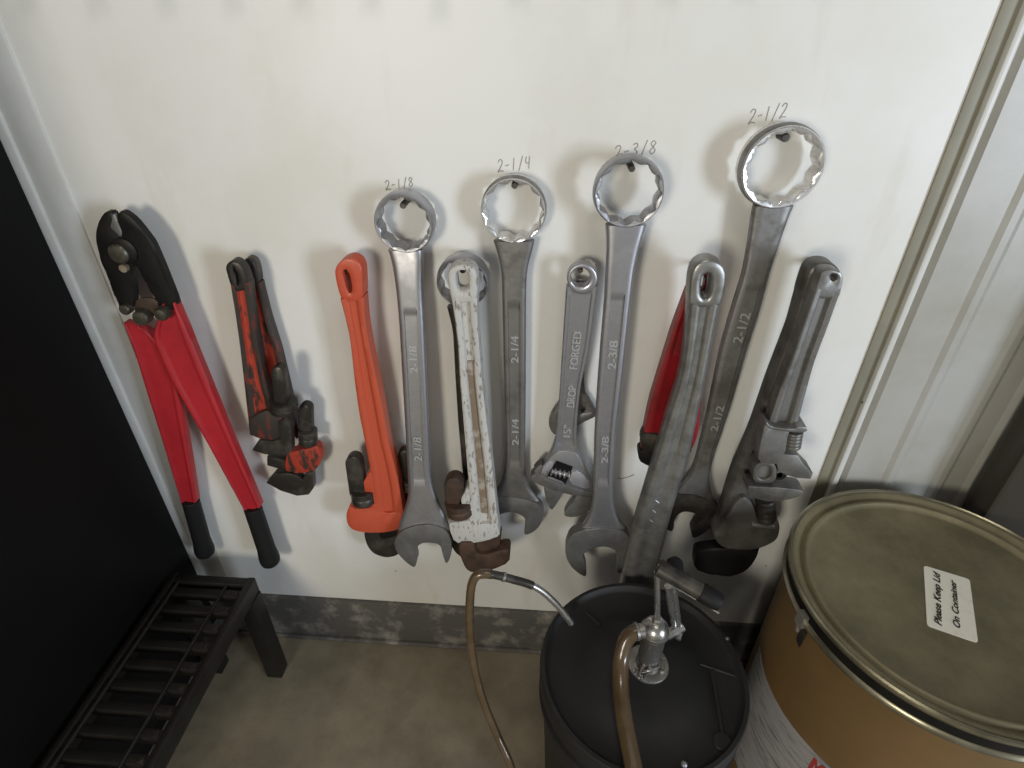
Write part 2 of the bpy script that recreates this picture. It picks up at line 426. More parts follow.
def hook(p, d, label, rad=.0045):
    """a plain peg through the panel with an upturned tip"""
    q = W(p, d); a = Vector((q.x, WY+.01, q.z))
    bm = bmesh.new(); add_tube(bm, [a, Vector((q.x, q.y+.002, q.z)), Vector((q.x, q.y, q.z))], [rad, rad, rad*.8], 12)
    o = fin('wall_hook', bm, M['dark']); tag(o, label, 'hook'); return o
def panel_prof(th, on, rec=.0028):
    e = .002; r = rec if on else 0
    return [(.03, th), (0, th*.6), (0, .0050), (.035, .0026), (.09, .0010), (.16, .0003), (.235, 0), (.262, r), (.738, r), (.765, 0), (.84, .0003), (.91, .0010), (.965, .0026), (1, .0050), (1, th*.6), (.97, th)]
def combo(label, ringp, shank, jaw, dd, pan, text, mats, hk=None, jawch=2):
    dt, d = dd if isinstance(dd, tuple) else (dd, dd)
    c, Rp, rp = ringp
    t = thing('combination_wrench', W(jaw[0], d-.03), label, 'wrench', 'combination wrenches hung on the wall')
    box_end(c, Rp, rp, dt+.008, .030, mats[0], t)
    st = subdiv(shank, 6)
    y0, y1 = pan
    th = .016
    st2 = []
    for l, r in st: st2.append((l, r))
    def pf(i):
        y = .5*(st2[i][0][1]+st2[i][1][1]); return panel_prof(th, y0 < y < y1)
    loft('shank', st2, pf, (dt, d), M[mats[1]], t)
    ys, ye = shank[0][0][1], shank[-1][0][1]
    dy = lambda y: dt + (d-dt)*(y-ys)/(ye-ys)
    # rounded upper end of the panel catches the light
    plate('open_end', jaw, d+.003, .021, M[mats[2]], t, jawch, .0016)
    if text:
        for s, ya, yb, up in text:
            def mid(y):
                for (l, r), (l2, r2) in zip(st2, st2[1:]):
                    if l[1] <= y <= l2[1] or l2[1] <= y <= l[1]:
                        f = (y-l[1])/((l2[1]-l[1]) or 1); return (((l[0]+r[0])*(1-f)+(l2[0]+r2[0])*f)/2, y), abs(r[0]-l[0])
            (a, wa), (b, wb) = mid(ya), mid(yb)
            A, B = WM(a, dy(a[1]), .016), WM(b, dy(b[1]), .016); A.y += .0026; B.y += .0026
            hgt = (W((a[0]+wa*.17, a[1]), d)-W((a[0]-wa*.17, a[1]), d)).length
            xd = (A-B).normalized()                       # reads upwards
            nd = xd.cross(Vector((1, 0, 0))); nd = (nd if nd.y < 0 else -nd).normalized(); yd = nd.cross(xd)
            text_obj('stamped_size', s, B - yd*hgt*.5, xd, nd, hgt, M['letter'], t, .0016, 0, (A-B).length, .008)
    return t
combo('satin combination wrench whose ring hangs under the pencilled 2-1/8', ((403, 224.6), 30.2, 23.5),
      [((388, 250), (422, 250)), ((389.5, 254), (422.5, 254)), ((392, 262), (423, 262)), ((396, 287), (422.4, 287)), ((399, 320), (424, 320)), ((403, 390), (427, 390)), ((407, 460), (430, 460)), ((408, 480), (431, 480)), ((409, 492), (434, 492)), ((406, 506), (439, 506)), ((400, 520), (446, 520)), ((398, 530), (450, 530))],
      [(398, 533), (394.5, 541), (397, 550), (405, 559), (415, 566.5), (417.5, 560), (416, 551), (417.5, 545), (422, 541.5), (428, 540.6), (436, 541), (441, 544), (443, 551), (445.5, 561), (448.5, 561), (451.8, 552), (452, 540), (449, 531), (443, 526), (430, 522.5), (415, 524), (405, 527.5)],
      (.036, .079), (312, 482), [('2-1/8', 345, 372, 1), ('2-1/8', 436, 460, 1)], ('satin', 'satin', 'jaw'))
combo('dark combination wrench hanging behind the white pipe wrench', ((462.1, 284), 26.6, 21.5),
      [((447, 307), (478, 307)), ((450, 318), (476, 318)), ((453, 331), (475, 331)), ((455.5, 380), (477, 380)), ((458, 420), (480, 420)), ((463, 477), (486, 477)), ((463, 500), (490, 500)), ((457, 520), (500, 520))],
      [(455, 524), (451, 535), (453, 548), (462, 556), (466, 552), (466, 542), (476, 536), (486, 542), (490, 552), (497, 550), (500, 536), (497, 524), (480, 518), (466, 518)],
      (.036, .052), (330, 460), None, ('satin', 'dark', 'dark'))
combo('grey combination wrench with a bright polished ring under the pencilled 2-1/4', ((513.1, 212), 33.2, 26.7),
      [((493.5, 241), (534.5, 241)), ((495, 246), (533.5, 246)), ((498, 255), (531, 255)), ((501.8, 271.7), (526.7, 271.7)), ((502, 290), (526, 290)), ((503.5, 360), (525.8, 360)), ((505.2, 430), (525.3, 430)), ((505.4, 462), (525, 462)), ((503, 479), (526, 479)), ((497, 491), (530, 491)), ((488, 499), (539, 501))],
      [(480, 503), (475, 514), (477, 524), (484, 533), (494, 540), (497, 536), (496, 524), (498.6, 514), (505.4, 510.5), (515.5, 510.5), (524, 515), (526.5, 520), (524.5, 527), (524.3, 533.5), (532.5, 531), (539.4, 525), (544, 514.6), (543, 507), (537, 501.5), (528, 498), (515, 495.5), (500, 495.5), (488, 498)],
      .030, (302, 464), [('2-1/4', 335, 362, 1), ('2-1/4', 418, 444, 1)], ('chrome', 'dull', 'jaw'))
combo('long bright combination wrench with its box ring under the pencilled 2-3/8', ((629, 194), 36, 28.4),
      [((605.5, 225), (646.5, 225)), ((606, 230), (645, 230)), ((606.5, 250), (638.8, 250)), ((605.5, 270), (634.5, 270)), ((604.4, 297.5), (631, 297.5)), ((600.6, 340), (626.5, 340)), ((597, 390), (621, 390)), ((594.4, 434), (615.8, 434)), ((593.4, 484), (613, 484)), ((592, 505), (614, 505)), ((588, 520), (618, 520)), ((580, 530), (625, 528))],
      [(570, 533), (565, 546), (566, 556), (571, 565), (578, 571), (586, 575.5), (586.5, 568), (584.5, 560), (582, 554), (587, 549), (597, 545), (608, 544.8), (616, 549), (618, 556), (616.5, 566), (617, 572), (624, 569), (629.5, 560), (630.5, 545), (628.5, 534), (622, 528.5), (610, 526.5), (596, 526.5), (582, 528)],
      (.048, .067), (296, 482), [('2-3/8', 340, 368, 1), ('2-3/8', 436, 462, 1)], ('satin', 'satin', 'jaw'))
combo('largest combination wrench, tilted, its thick polished ring under the pencilled 2-1/2', ((783.3, 168.8), 42.6, 33),
      [((754, 206), (794, 206)), ((752, 214), (790, 214)), ((749.5, 235), (782.5, 235)), ((743.4, 272.5), (770, 272.5)), ((731, 312), (760, 312)), ((720, 350), (747.5, 350)), ((707.5, 412), (729.4, 412)), ((697, 456), (714, 456)), ((692, 472), (709, 474)), ((684, 484), (709.5, 486)), ((674, 492), (714, 500))],
      [(668, 495), (661, 506), (660, 518), (666, 528), (673, 530), (674, 516), (682, 509.5), (692, 510.5), (700, 514), (702, 517), (696, 522), (690.5, 528.5), (692, 537), (701, 533), (712, 525), (719.5, 516), (719, 507), (712, 500), (703, 496), (692, 493), (678, 492.5)],
      .036, (285, 458), [('2-1/2', 312, 342, 1), ('2-1/2', 405, 430, 1)], ('chrome', 'dull', 'dark'))

# ------------------------------------------------------------------ adjustable wrenches
def adj():
    D = lambda p: crop(520, 390, 5.91, p)
    L = lambda p: crop(530, 250, 5.91, p)
    t = thing('adjustable_wrench', W((563, 480), .02), 'chrome adjustable wrench with raised DROP FORGED lettering and worm screw at its head', 'wrench', 'adjustable wrenches')
    d = .042
    circ = lambda cx, cy, r, n=20: [(cx+r*math.cos(2*math.pi*k/n), cy+r*math.sin(2*math.pi*k/n)) for k in range(n)]
    loop_plate('hanging_eye', circ(582.3, 278.2, 15.5), circ(580.5, 276.5, 9.6), d+.001, .016, M['satin'], t, .003)
    st = subdiv([((566.3, 286), (597.6, 286)), ((565, 306), (594.5, 306)), ((562.5, 345), (589.5, 345)), ((560, 385), (580.5, 385)), ((557.5, 420), (577, 420)), ((556, 436), (576, 436)), ((552, 450), (578, 450)), ((546, 461), (584, 466))], 5)
    def pf(i):
        y = .5*(st[i][0][1]+st[i][1][1]); on = 292 < y < 444; th = .013; e = .002; r = .0022 if on else 0
        return [(0, th), (0, e), (.04, 0), (.13, 0), (.17, r), (.83, r), (.87, 0), (.96, 0), (1, e), (1, th)]
    loft('handle', st, pf, d, M['satin'], t)
    plate('head', D([(190, 380), (120, 455), (100, 470), (120, 520), (300, 590), (428, 610), (430, 560), (400, 500), (345, 375), (300, 350), (230, 350)]), d+.002, .018, M['satin'], t, 1)
    plate('sliding_rack', D([(128, 425), (80, 470), (92, 482), (66, 500), (62, 525), (150, 562), (270, 606), (425, 625), (432, 600), (290, 560), (160, 515), (118, 490), (140, 450)]), d+.003, .020, M['dull'], t, 1)
    for k, q in enumerate(([(170, 418), (205, 428), (160, 505), (120, 482)], [(312, 468), (402, 520), (412, 592), (283, 548)])):
        plate('ground_face', D(q), d+.0045, .004, M['ground'], t, 1, .0008)
    plate('worm_slot', D([(215, 420), (312, 455), (270, 555), (160, 515)]), d+.0044, .002, M['black'], t, 0, 0)
    # the worm screw
    a, b = W(D([(185, 478)])[0], d+.004), W(D([(288, 500)])[0], d+.004)
    bm = bmesh.new(); n = 90; pts = []
    ax = (b-a); axn = ax.normalized(); up = Vector((0, -1, 0)); sd = axn.cross(up)
    add_tube(bm, [a, b], .0050, 14)
    add_tube(bm, [a + ax*(k/n) + .0072*(up*math.cos(k/n*8*math.pi) + sd*math.sin(k/n*8*math.pi)) for k in range(n+1)], .0017, 6)
    fin('worm_screw', bm, M['satin'], t)
    plate('slot_bar', D([(165, 505), (262, 545), (255, 560), (160, 522)]), d+.006, .006, M['satin'], t, 1, .0008)
    plate('movable_jaw', D([(140, 555), (142, 590), (155, 645), (185, 708), (215, 670), (242, 625), (250, 590)]), d, .016, M['dull'], t, 1)
    plate('fixed_jaw', D([(330, 590), (325, 640), (285, 680), (262, 715), (262, 738), (320, 745), (380, 725), (425, 690), (430, 600)]), d, .016, M['dull'], t, 1)
    # raised lettering, reading upwards
    def word(s, pa, pb, hpx):
        B, A = WM(pa, d, .013), WM(pb, d, .013); B.y += .002; A.y += .002; xd = (A-B).normalized(); nd = Vector((0, -1, 0)); yd = nd.cross(xd)
        hg = (W((pa[0]+hpx, pa[1]), d)-W(pa, d)).length
        text_obj('raised_lettering', s, B-yd*hg*.5, xd, nd, hg, M['letter'], t, .0020, 0, (A-B).length, .010)
    word('FORGED', (572.8, 368), (577.5, 331), 8); word('DROP', (570, 406), (572.4, 385), 8); word('15"', (566.3, 436), (567.5, 424.5), 7.5)
    # the small one behind
    t2 = thing('adjustable_wrench', W((570, 440), .005), 'smaller adjustable wrench mostly hidden behind the one lettered DROP FORGED', 'wrench', 'adjustable wrenches')
    d2 = .022
    loop_plate('hanging_eye', circ(581, 287, 9), circ(581, 286, 5), d2-.004, .009, M['dull'], t2, .002)
    loft('handle', subdiv([((574, 293), (588, 293)), ((571, 340), (585, 340)), ((566, 385), (584, 385)), ((560, 398), (586, 394))], 3), flat(.009), d2-.004, M['dull'], t2)
    loop_plate('head', D([(215, 95), (180, 150), (168, 190), (180, 235), (210, 270), (270, 255), (355, 195), (452, 152), (452, 130), (420, 75), (385, 20), (300, -10)]), D([(360, 85), (388, 90), (384, 130), (355, 145)]), d2, .014, M['dull'], t2, .002)
    plate('worm_screw', D([(352, 138), (430, 132), (428, 146), (356, 172)]), d2+.002, .006, M['satin'], t2, 1, .001)
adj()

# ------------------------------------------------------------------ pipe wrenches
circle = lambda cx, cy, r, n=20: [(cx+r*math.cos(2*math.pi*k/n), cy+r*math.sin(2*math.pi*k/n)) for k in range(n)]
def nut(name, quad, d, m, parent, lay=3):
    """knurled adjusting nut: a short fat cylinder lying in the wall plane"""
    a = W(((quad[0][0]+quad[1][0])/2, (quad[0][1]+quad[1][1])/2), d); b = W(((quad[2][0]+quad[3][0])/2, (quad[2][1]+quad[3][1])/2), d)
    r = (W(quad[1], d)-W(quad[0], d)).length/2
    ax = b-a; L = ax.length; bm = bmesh.new()
    pr = [(r*.72, 0), (r*.95, .0008)]
    for k in range(lay):
        h0 = L*(k/lay); h1 = L*((k+1)/lay); pr += [(r, h0+L*.06), (r, h1-L*.08), (r*.93, h1-L*.03)]
    pr += [(r*.72, L)]
    c = Vector((a.x, a.y+r*.55, a.z)); c.z -= .0012
    add_lathe(bm, pr, c, ax, 36)
    return fin(name, bm, M[m], parent, 30)
def shank(name, p0, p1, wpx, d, thick, m, parent):
    """round-cornered hook shank from p0 (rounded top) to p1"""
    (x0, y0), (x1, y1) = p0, p1; h = wpx/2
    L = math.hypot(x1-x0, y1-y0); ux, uy = (x1-x0)/L, (y1-y0)/L; nx, ny = -uy, ux
    pts = [(x0+nx*h + ux*h, y0+ny*h + uy*h)] + [(x0 + ux*h - h*(ux*math.sin(a)) + h*nx*math.cos(a), y0 + uy*h - h*uy*math.sin(a) + h*ny*math.cos(a)) for a in [math.pi*k/10 for k in range(1, 10)]]
    pts += [(x0-nx*h + ux*h, y0-ny*h + uy*h), (x1-nx*h, y1-ny*h), (x1+nx*h, y1+ny*h)]
    o = plate(name, pts, d, thick, M[m], parent, 0, thick*.28)
    return o

# --- two worn red pipe wrenches on one hook
Cc = lambda p: crop(215, 250, 5.91, p)
Dd = lambda p: crop(230, 370, 5.91, p)
t = thing('pipe_wrench', W((292, 490), .01), 'rear, lower one of the two small worn red pipe wrenches beside the bolt cutter', 'wrench', 'pipe wrenches hung on the wall')
d = .032
loop_plate('hanging_loop', Cc([(160, 120), (165, 60), (200, 40), (240, 65), (258, 130), (265, 200), (225, 215), (170, 210)]), Cc([(205, 105), (222, 105), (232, 170), (215, 175)]), d, .018, M['dark'], t)
loft('handle', subdiv([(Cc([(185, 190)])[0], Cc([(268, 190)])[0]), (Cc([(225, 400)])[0], Cc([(320, 400)])[0]), (Cc([(270, 580)])[0], Cc([(380, 580)])[0]), (Cc([(300, 768)])[0], Cc([(425, 768)])[0]), ((274, 410), (293, 405)), ((284, 440), (301, 436))], 4), ibeam(.018, .006, .27), d, M['wornrail'], t, 40, M['wornred'])
plate('housing', Dd([(350, 480), (400, 468), (470, 455), (520, 435), (545, 480), (542, 540), (510, 585), (450, 602), (380, 598), (330, 590), (330, 520)]), d+.006, .018, M['wornred'], t, 2, .003)
shank('hook_shank', Dd([(442, 200)])[0], Dd([(446, 400)])[0], 13.5, d+.012, .016, 'dark', t)
nut('adjusting_nut', Dd([(395, 370), (500, 362), (505, 440), (398, 450)]), d+.016, 'dark', t, 2)
plate('heel_jaw', Dd([(222, 508), (280, 515), (360, 540), (370, 590), (345, 596), (222, 557)]), d+.004, .012, M['dark'], t, 0)
plate('hook_jaw', Dd([(218, 660), (265, 605), (340, 603), (395, 612), (430, 640), (455, 600), (492, 595), (498, 690), (470, 730), (400, 738), (300, 706)]), d+.006, .014, M['dark'], t, 0, .002)
t = thing('pipe_wrench', W((270, 445), .035), 'front, higher one of the two small worn red pipe wrenches beside the bolt cutter', 'wrench', 'pipe wrenches hung on the wall')
d = .058
loop_plate('hanging_loop', Cc([(68, 105), (75, 75), (110, 55), (148, 70), (180, 110), (205, 180), (200, 230), (120, 245), (98, 205)]), Cc([(112, 98), (125, 95), (150, 190), (142, 215)]), d, .018, M['dark'], t)
loft('handle', subdiv([(Cc([(100, 200)])[0], Cc([(205, 185)])[0]), (Cc([(130, 380)])[0], Cc([(232, 400)])[0]), (Cc([(155, 560)])[0], Cc([(262, 580)])[0]), ((245.2, 380), (266, 380)), ((248, 405), (275, 405)), ((251, 433), (282, 440))], 4), ibeam(.020, .006, .27), d, M['wornrail'], t, 40, M['wornred'])
plate('housing', Dd([(112, 290), (125, 372), (180, 392), (240, 412), (350, 400), (372, 330), (350, 262), (290, 240), (200, 230)]), d+.004, .020, M['wornrail'], t, 1, .002)
shank('hook_shank', (277, 366), (281, 405), 13, d+.014, .016, 'dark', t)
nut('adjusting_nut', Dd([(222, 212), (368, 188), (362, 255), (232, 268)]), d+.018, 'dark', t, 2)
plate('hook_jaw', Dd([(135, 468), (160, 428), (190, 408), (260, 414), (300, 400), (290, 300), (340, 270), (365, 330), (372, 470), (330, 500), (260, 500), (200, 490)]), d+.008, .014, M['dark'], t, 0, .002)

# --- two orange pipe wrenches
E_ = lambda p: crop(320, 250, 5.91, p)
F_ = lambda p: crop(330, 440, 5.91, p)
F2_ = lambda p: crop(334, 440, 5.91, p)
t = thing('pipe_wrench', W((400, 520), .01), 'rear orange pipe wrench, mostly hidden behind the front orange one', 'wrench', 'pipe wrenches hung on the wall')
d = .021
loop_plate('hanging_loop', [(341, 275), (342, 266), (349, 261), (357, 265), (360, 275), (361, 295), (345, 295)], [(348, 270), (353, 270), (355, 286), (350, 286)], d, .02, M['orange2'], t)
loft('handle', subdiv([((346, 290), (361, 290)), ((354, 350), (370, 350)), ((368, 420), (385, 420)), ((374, 470), (398, 470)), ((377, 505), (410, 500))], 4), ibeam(.020, .006, .26), d, M['orange2'], t)
plate('housing', F2_([(380, 330), (430, 310), (478, 312), (486, 350), (480, 460), (430, 500), (370, 490)]), d+.002, .020, M['dkred'], t, 2, .003)
shank('hook_shank', F2_([(415, 55)])[0], F2_([(425, 260)])[0], 14, d+.008, .016, 'dark', t)
nut('adjusting_nut', F2_([(395, 250), (482, 240), (484, 298), (405, 312)]), d+.012, 'dark', t, 2)
t = thing('pipe_wrench', W((378, 540), .035), 'clean orange pipe wrench with a slotted handle left of the satin 2-1/8 wrench', 'wrench', 'pipe wrenches hung on the wall')
d = .056
loop_plate('hanging_loop', E_([(94, 130), (100, 92), (130, 55), (185, 35), (235, 58), (258, 105), (262, 200), (264, 290), (140, 300), (112, 220)]), E_([(136, 112), (165, 103), (185, 140), (202, 235), (178, 250), (160, 215)]), d, .026, M['orange'], t, .0022)
loft('handle', subdiv([(E_([(128, 280)])[0], E_([(264, 270)])[0]), (E_([(158, 390)])[0], E_([(272, 400)])[0]), (E_([(186, 520)])[0], E_([(294, 540)])[0]), (E_([(212, 768)])[0], E_([(342, 768)])[0]), ((360, 410), (384, 410)), ((366, 440), (389, 440)), ((371, 466), (396, 466)), ((374, 490), (401, 490)), ((375, 511), (404, 511))], 4), ibeam(.026, .0045, .30), d, M['orange2'], t)
plate('housing', F_([(240, 165), (205, 235), (180, 270), (192, 296), (238, 303), (257, 330), (252, 375), (235, 388), (150, 392), (122, 372), (100, 425), (110, 485), (150, 522), (230, 528), (320, 532), (410, 514), (440, 470), (432, 410), (375, 414), (290, 412), (272, 330), (262, 200)]), d+.001, .030, M['orange'], t, 2, .004)
shank('hook_shank', F_([(132, 90)])[0], F_([(165, 318)])[0], 16.5, d+.004, .018, 'dark', t)
nut('adjusting_nut', F_([(112, 318), (250, 305), (254, 372), (128, 394)]), d+.006, 'dark', t, 2)
plate('hook_jaw', F_([(198, 520), (214, 600), (250, 658), (330, 688), (400, 676), (425, 640), (410, 580), (400, 520)]), d-.008, .022, M['dark'], t, 2, .004)
plate('heel_jaw', F_([(290, 525), (400, 515), (400, 560), (300, 580)]), d-.004, .018, M['black'], t, 1)

# --- worn white pipe wrench
H_ = lambda p: crop(420, 460, 5.91, p)
G_ = lambda p: crop(420, 250, 5.91, p)
t = thing('pipe_wrench', W((480, 560), .04), 'worn white painted pipe wrench with brown rusty jaws', 'wrench', 'pipe wrenches hung on the wall')
d = .087
loop_plate('hanging_loop', G_([(165, 170), (168, 115), (200, 85), (255, 76), (310, 88), (338, 120), (345, 200), (338, 300), (195, 310), (178, 240)]), G_([(214, 150), (225, 118), (255, 110), (285, 120), (292, 160), (285, 220), (255, 238), (222, 225)]), d, .024, M['white'], t, .004)
sw = subdiv([(G_([(190, 270)])[0], G_([(340, 270)])[0]), (G_([(208, 380)])[0], G_([(340, 380)])[0]), (G_([(230, 560)])[0], G_([(352, 560)])[0]), (G_([(240, 768)])[0], G_([(368, 768)])[0]), ((464, 420), (487, 420)), ((467.4, 460), (492, 460)), ((470, 490), (495, 490)), ((472.5, 520), (498.5, 521))], 4)
loft('handle', sw, ibeam(.026, .006, .30), d, M['white'], t)
ins = [((l[0]+(r[0]-l[0])*.36, l[1]), (l[0]+(r[0]-l[0])*.64, r[1])) for l, r in sw]
loft('bare_web', ins[int(len(ins)*.28):int(len(ins)*.97)], flat(.003, .0004), d-.0045, M['rustlt'], t)
plate('housing', H_([(290, 120), (268, 172), (215, 250), (292, 252), (300, 332), (235, 346), (172, 350), (184, 400), (206, 468), (300, 476), (400, 452), (476, 430), (468, 385), (455, 352), (400, 356), (330, 356), (305, 250)]), d+.002, .034, M['white'], t, 1, .003)
shank('hook_shank', H_([(195, 95)])[0], H_([(215, 290)])[0], 20, d+.002, .022, 'rust', t)
nut('adjusting_nut', H_([(140, 275), (298, 258), (302, 330), (165, 346)]), d+.006, 'rust', t, 2)
plate('heel_jaw', H_([(318, 468), (330, 540), (390, 530), (470, 505), (482, 440), (470, 425)]), d-.002, .024, M['rust'], t, 1, .003)
plate('hook_jaw', H_([(228, 470), (240, 540), (252, 592), (282, 642), (345, 656), (440, 632), (530, 592), (534, 530), (520, 510), (440, 526), (390, 546), (335, 535), (322, 470)]), d+.006, .028, M['rust'], t, 1, .004)

# --- dark red wrench behind the grey one
t = thing('pipe_wrench', W((660, 460), .03), 'red handled pipe wrench hanging behind the long grey aluminium pipe wrench', 'wrench', 'pipe wrenches hung on the wall')
d = .062
loop_plate('hanging_loop', [(692, 270), (700, 265), (709, 268), (712, 280), (709, 300), (686, 300), (688, 284)], [(699, 274), (706, 274), (704, 292), (697, 292)], d, .02, M['dkred'], t)
loft('handle', subdiv([((687, 290), (711, 290)), ((672, 330), (706, 330)), ((656.5, 380), (702, 380)), ((649.5, 403), (700, 405)), ((644, 430), (698, 432)), ((640.5, 446), (692, 446))], 4), ibeam(.022, .004, .16), d, M['dkred'], t)
plate('housing', [(640, 438), (644, 430), (668, 436), (692, 440), (690, 452), (668, 452), (642, 450)], d+.003, .022, M['dark'], t, 1)
plate('hook_jaw', [(638, 449), (646, 447.5), (668, 450), (668, 470), (654, 466), (645, 463), (638.5, 459)], d+.004, .024, M['black'], t, 1, .003)

# --- long grey aluminium pipe wrench
N_ = lambda p: crop(630, 250, 5.91, p)
t = thing('pipe_wrench', W((640, 620), .06), 'long grey aluminium pipe wrench whose head disappears behind the black pail', 'wrench', 'pipe wrenches hung on the wall')
d = .096
loop_plate('hanging_loop', N_([(352, 150), (375, 85), (420, 52), (475, 45), (535, 68), (565, 120), (563, 180), (540, 290), (520, 330), (340, 330), (345, 240)]), N_([(412, 190), (420, 145), (455, 124), (478, 135), (478, 200), (465, 270), (435, 284), (412, 265)]), d, .027, M['alu'], t, .004)
loft('handle', subdiv([(N_([(345, 300)])[0], N_([(537, 300)])[0]), (N_([(330, 500)])[0], N_([(492, 500)])[0]), (N_([(300, 768)])[0], N_([(442, 768)])[0]), ((671, 402), (700.5, 402)), ((657.5, 450), (690, 455)), ((640, 507), (673, 507)), ((632, 534), (665, 537)), ((622, 580), (655, 580)), ((612, 625), (648, 628))], 4, 45),
     [(0, .027), (0, .008), (.04, .004), (.12, .0012), (.22, 0), (.34, .0015), (.42, .005), (.58, .005), (.66, .0015), (.78, 0), (.88, .0012), (.96, .004), (1, .008), (1, .027)], d, M['alu'], t)
# cast lettering along the lower handle
for k in range(9):
    a = W((655-k*3.4, 500+k*9.4), d-.004); bm = bmesh.new()
    b = W((659-k*3.4, 503+k*9.4), d-.004)
    add_tube(bm, [a, b], .0011, 6); o = fin('cast_letter', bm, M['alu'], t)
plate('housing', [(606, 622), (652, 622), (655, 640), (640, 660), (612, 660), (600, 645)], d-.002, .028, M['alu'], t, 2, .003)
plate('hook_jaw', [(600, 655), (650, 655), (655, 672), (630, 685), (600, 680)], d-.004, .024, M['iron'], t, 1, .003)

# --- dark pipe wrench and the monkey wrench in front of it
R_ = lambda p: crop(760, 250, 5.91, p)
S_ = lambda p: crop(720, 360, 5.91, p)
T_ = lambda p: crop(685, 460, 5.91, p)
t = thing('pipe_wrench', W((735, 560), .02), 'big dark iron pipe wrench with a black jaw, behind the toothed-shank wrench', 'wrench', 'pipe wrenches hung on the wall')
d = .072
loop_plate('hanging_loop', R_([(262, 150), (280, 105), (320, 72), (375, 62), (430, 75), (468, 115), (462, 180), (430, 300), (220, 300), (240, 220)]), R_([(395, 140), (430, 138), (430, 180), (395, 185)]), d, .028, M['iron'], t, .006)
loft('handle', subdiv([(R_([(232, 260)])[0], R_([(440, 260)])[0]), (R_([(180, 450)])[0], R_([(370, 450)])[0]), (R_([(55, 768)])[0], R_([(270, 768)])[0]), ((752, 430), (790, 425)), ((734, 470), (778, 470)), ((720, 515), (776, 510)), ((712, 533), (778, 530))], 4),
     [(0, .028), (0, .008), (.06, .002), (.18, 0), (.82, 0), (.94, .002), (1, .008), (1, .028)], d, M['iron'], t)
plate('housing', T_([(330, 180), (230, 330), (180, 395), (160, 432), (205, 500), (350, 518), (450, 502), (540, 455), (558, 385), (540, 330), (430, 360), (400, 240)]), d+.010, .034, M['iron'], t, 2, .005)
nut('adjusting_nut', T_([(425, 250), (548, 235), (545, 360), (430, 385)]), d+.012, 'dark', t, 4)
plate('nut_lip', T_([(395, 372), (470, 380), (530, 385), (530, 402), (470, 398), (395, 388)]), d+.016, .01, M['satin'], t, 1, .001)
plate('hook_jaw', T_([(58, 545), (78, 525), (200, 510), (330, 500), (440, 505), (425, 560), (385, 622), (330, 662), (240, 682), (135, 657), (50, 637)]), d+.004, .024, M['black'], t, 1, .005)
t = thing('monkey_wrench', W((785, 490), .06), 'grey steel wrench with a toothed shank and worm screw, jaws pointing right', 'wrench')
d = .108
loop_plate('hanging_loop', R_([(345, 155), (352, 122), (410, 104), (470, 122), (484, 155), (470, 235), (455, 280), (300, 280), (325, 210)]), R_([(402, 150), (415, 132), (440, 135), (448, 155), (438, 178), (412, 178)]), d, .022, M['dull'], t, .002)
loft('handle', subdiv([(R_([(322, 220)])[0], R_([(472, 220)])[0]), (R_([(240, 460)])[0], R_([(382, 470)])[0]), ((790, 360), (813, 360)), ((780, 385), (806, 385)), ((768, 421), (796, 423)), ((762, 440), (790, 442)), ((752, 475), (782, 475))], 4), ibeam(.022, .006, .28), d, M['dull'], t)
# rack teeth on the right edge of the shank
bm = bmesh.new()
for k in range(14):
    f = k/13; p = (805.2-10*f, 387+33*f)
    a = W(p, d); add_box(bm, (a.x-.004, a.y+.002, a.z-.0011), (a.x+.0035, a.y+.020, a.z+.0011))
fin('rack_teeth', bm, M['dull'], t)
plate('sliding_sleeve', S_([(258, 352), (290, 385), (370, 396), (402, 402), (388, 440), (378, 520), (360, 545), (340, 590), (325, 598), (205, 585), (235, 440)]), d+.012, .034, M['dull'], t, 1, .002)
plate('sleeve_lip', S_([(262, 345), (290, 372), (370, 384), (435, 386), (440, 374), (500, 374), (505, 402), (440, 410), (370, 400), (285, 390), (258, 360)]), d+.013, .034, M['dull'], t, 1, .0015)
nut('worm_screw', S_([(395, 425), (502, 432), (488, 535), (378, 522)]), d+.010, 'iron', t, 5)
plate('movable_jaw', S_([(345, 535), (450, 545), (480, 590), (540, 652), (525, 685), (440, 680), (375, 660), (335, 640), (325, 590)]), d+.010, .030, M['dull'], t, 0, .002)
loop_plate('window_block', S_([(200, 588), (330, 592), (325, 715), (180, 712)]), S_([(228, 612), (298, 612), (290, 690), (218, 690)]), d+.008, .026, M['iron'], t, .002)
plate('window_floor', S_([(215, 600), (310, 600), (305, 705), (200, 705)]), d+.002, .010, M['dull'], t, 0, 0)
plate('fixed_jaw', T_([(360, 130), (420, 140), (520, 142), (600, 148), (685, 160), (702, 180), (620, 213), (540, 226), (470, 225), (400, 208), (365, 180)]), d+.010, .030, M['iron'], t, 1, .002)
bm = bmesh.new(); p = W(T_([(565, 95)])[0], d); add_lathe(bm, [(.010, 0), (.012, .003), (.012, .012), (.008, .016)], p+Vector((0, .016, 0)), (0, -1, 0), 20)
fin('pivot_pin', bm, M['black'], t)

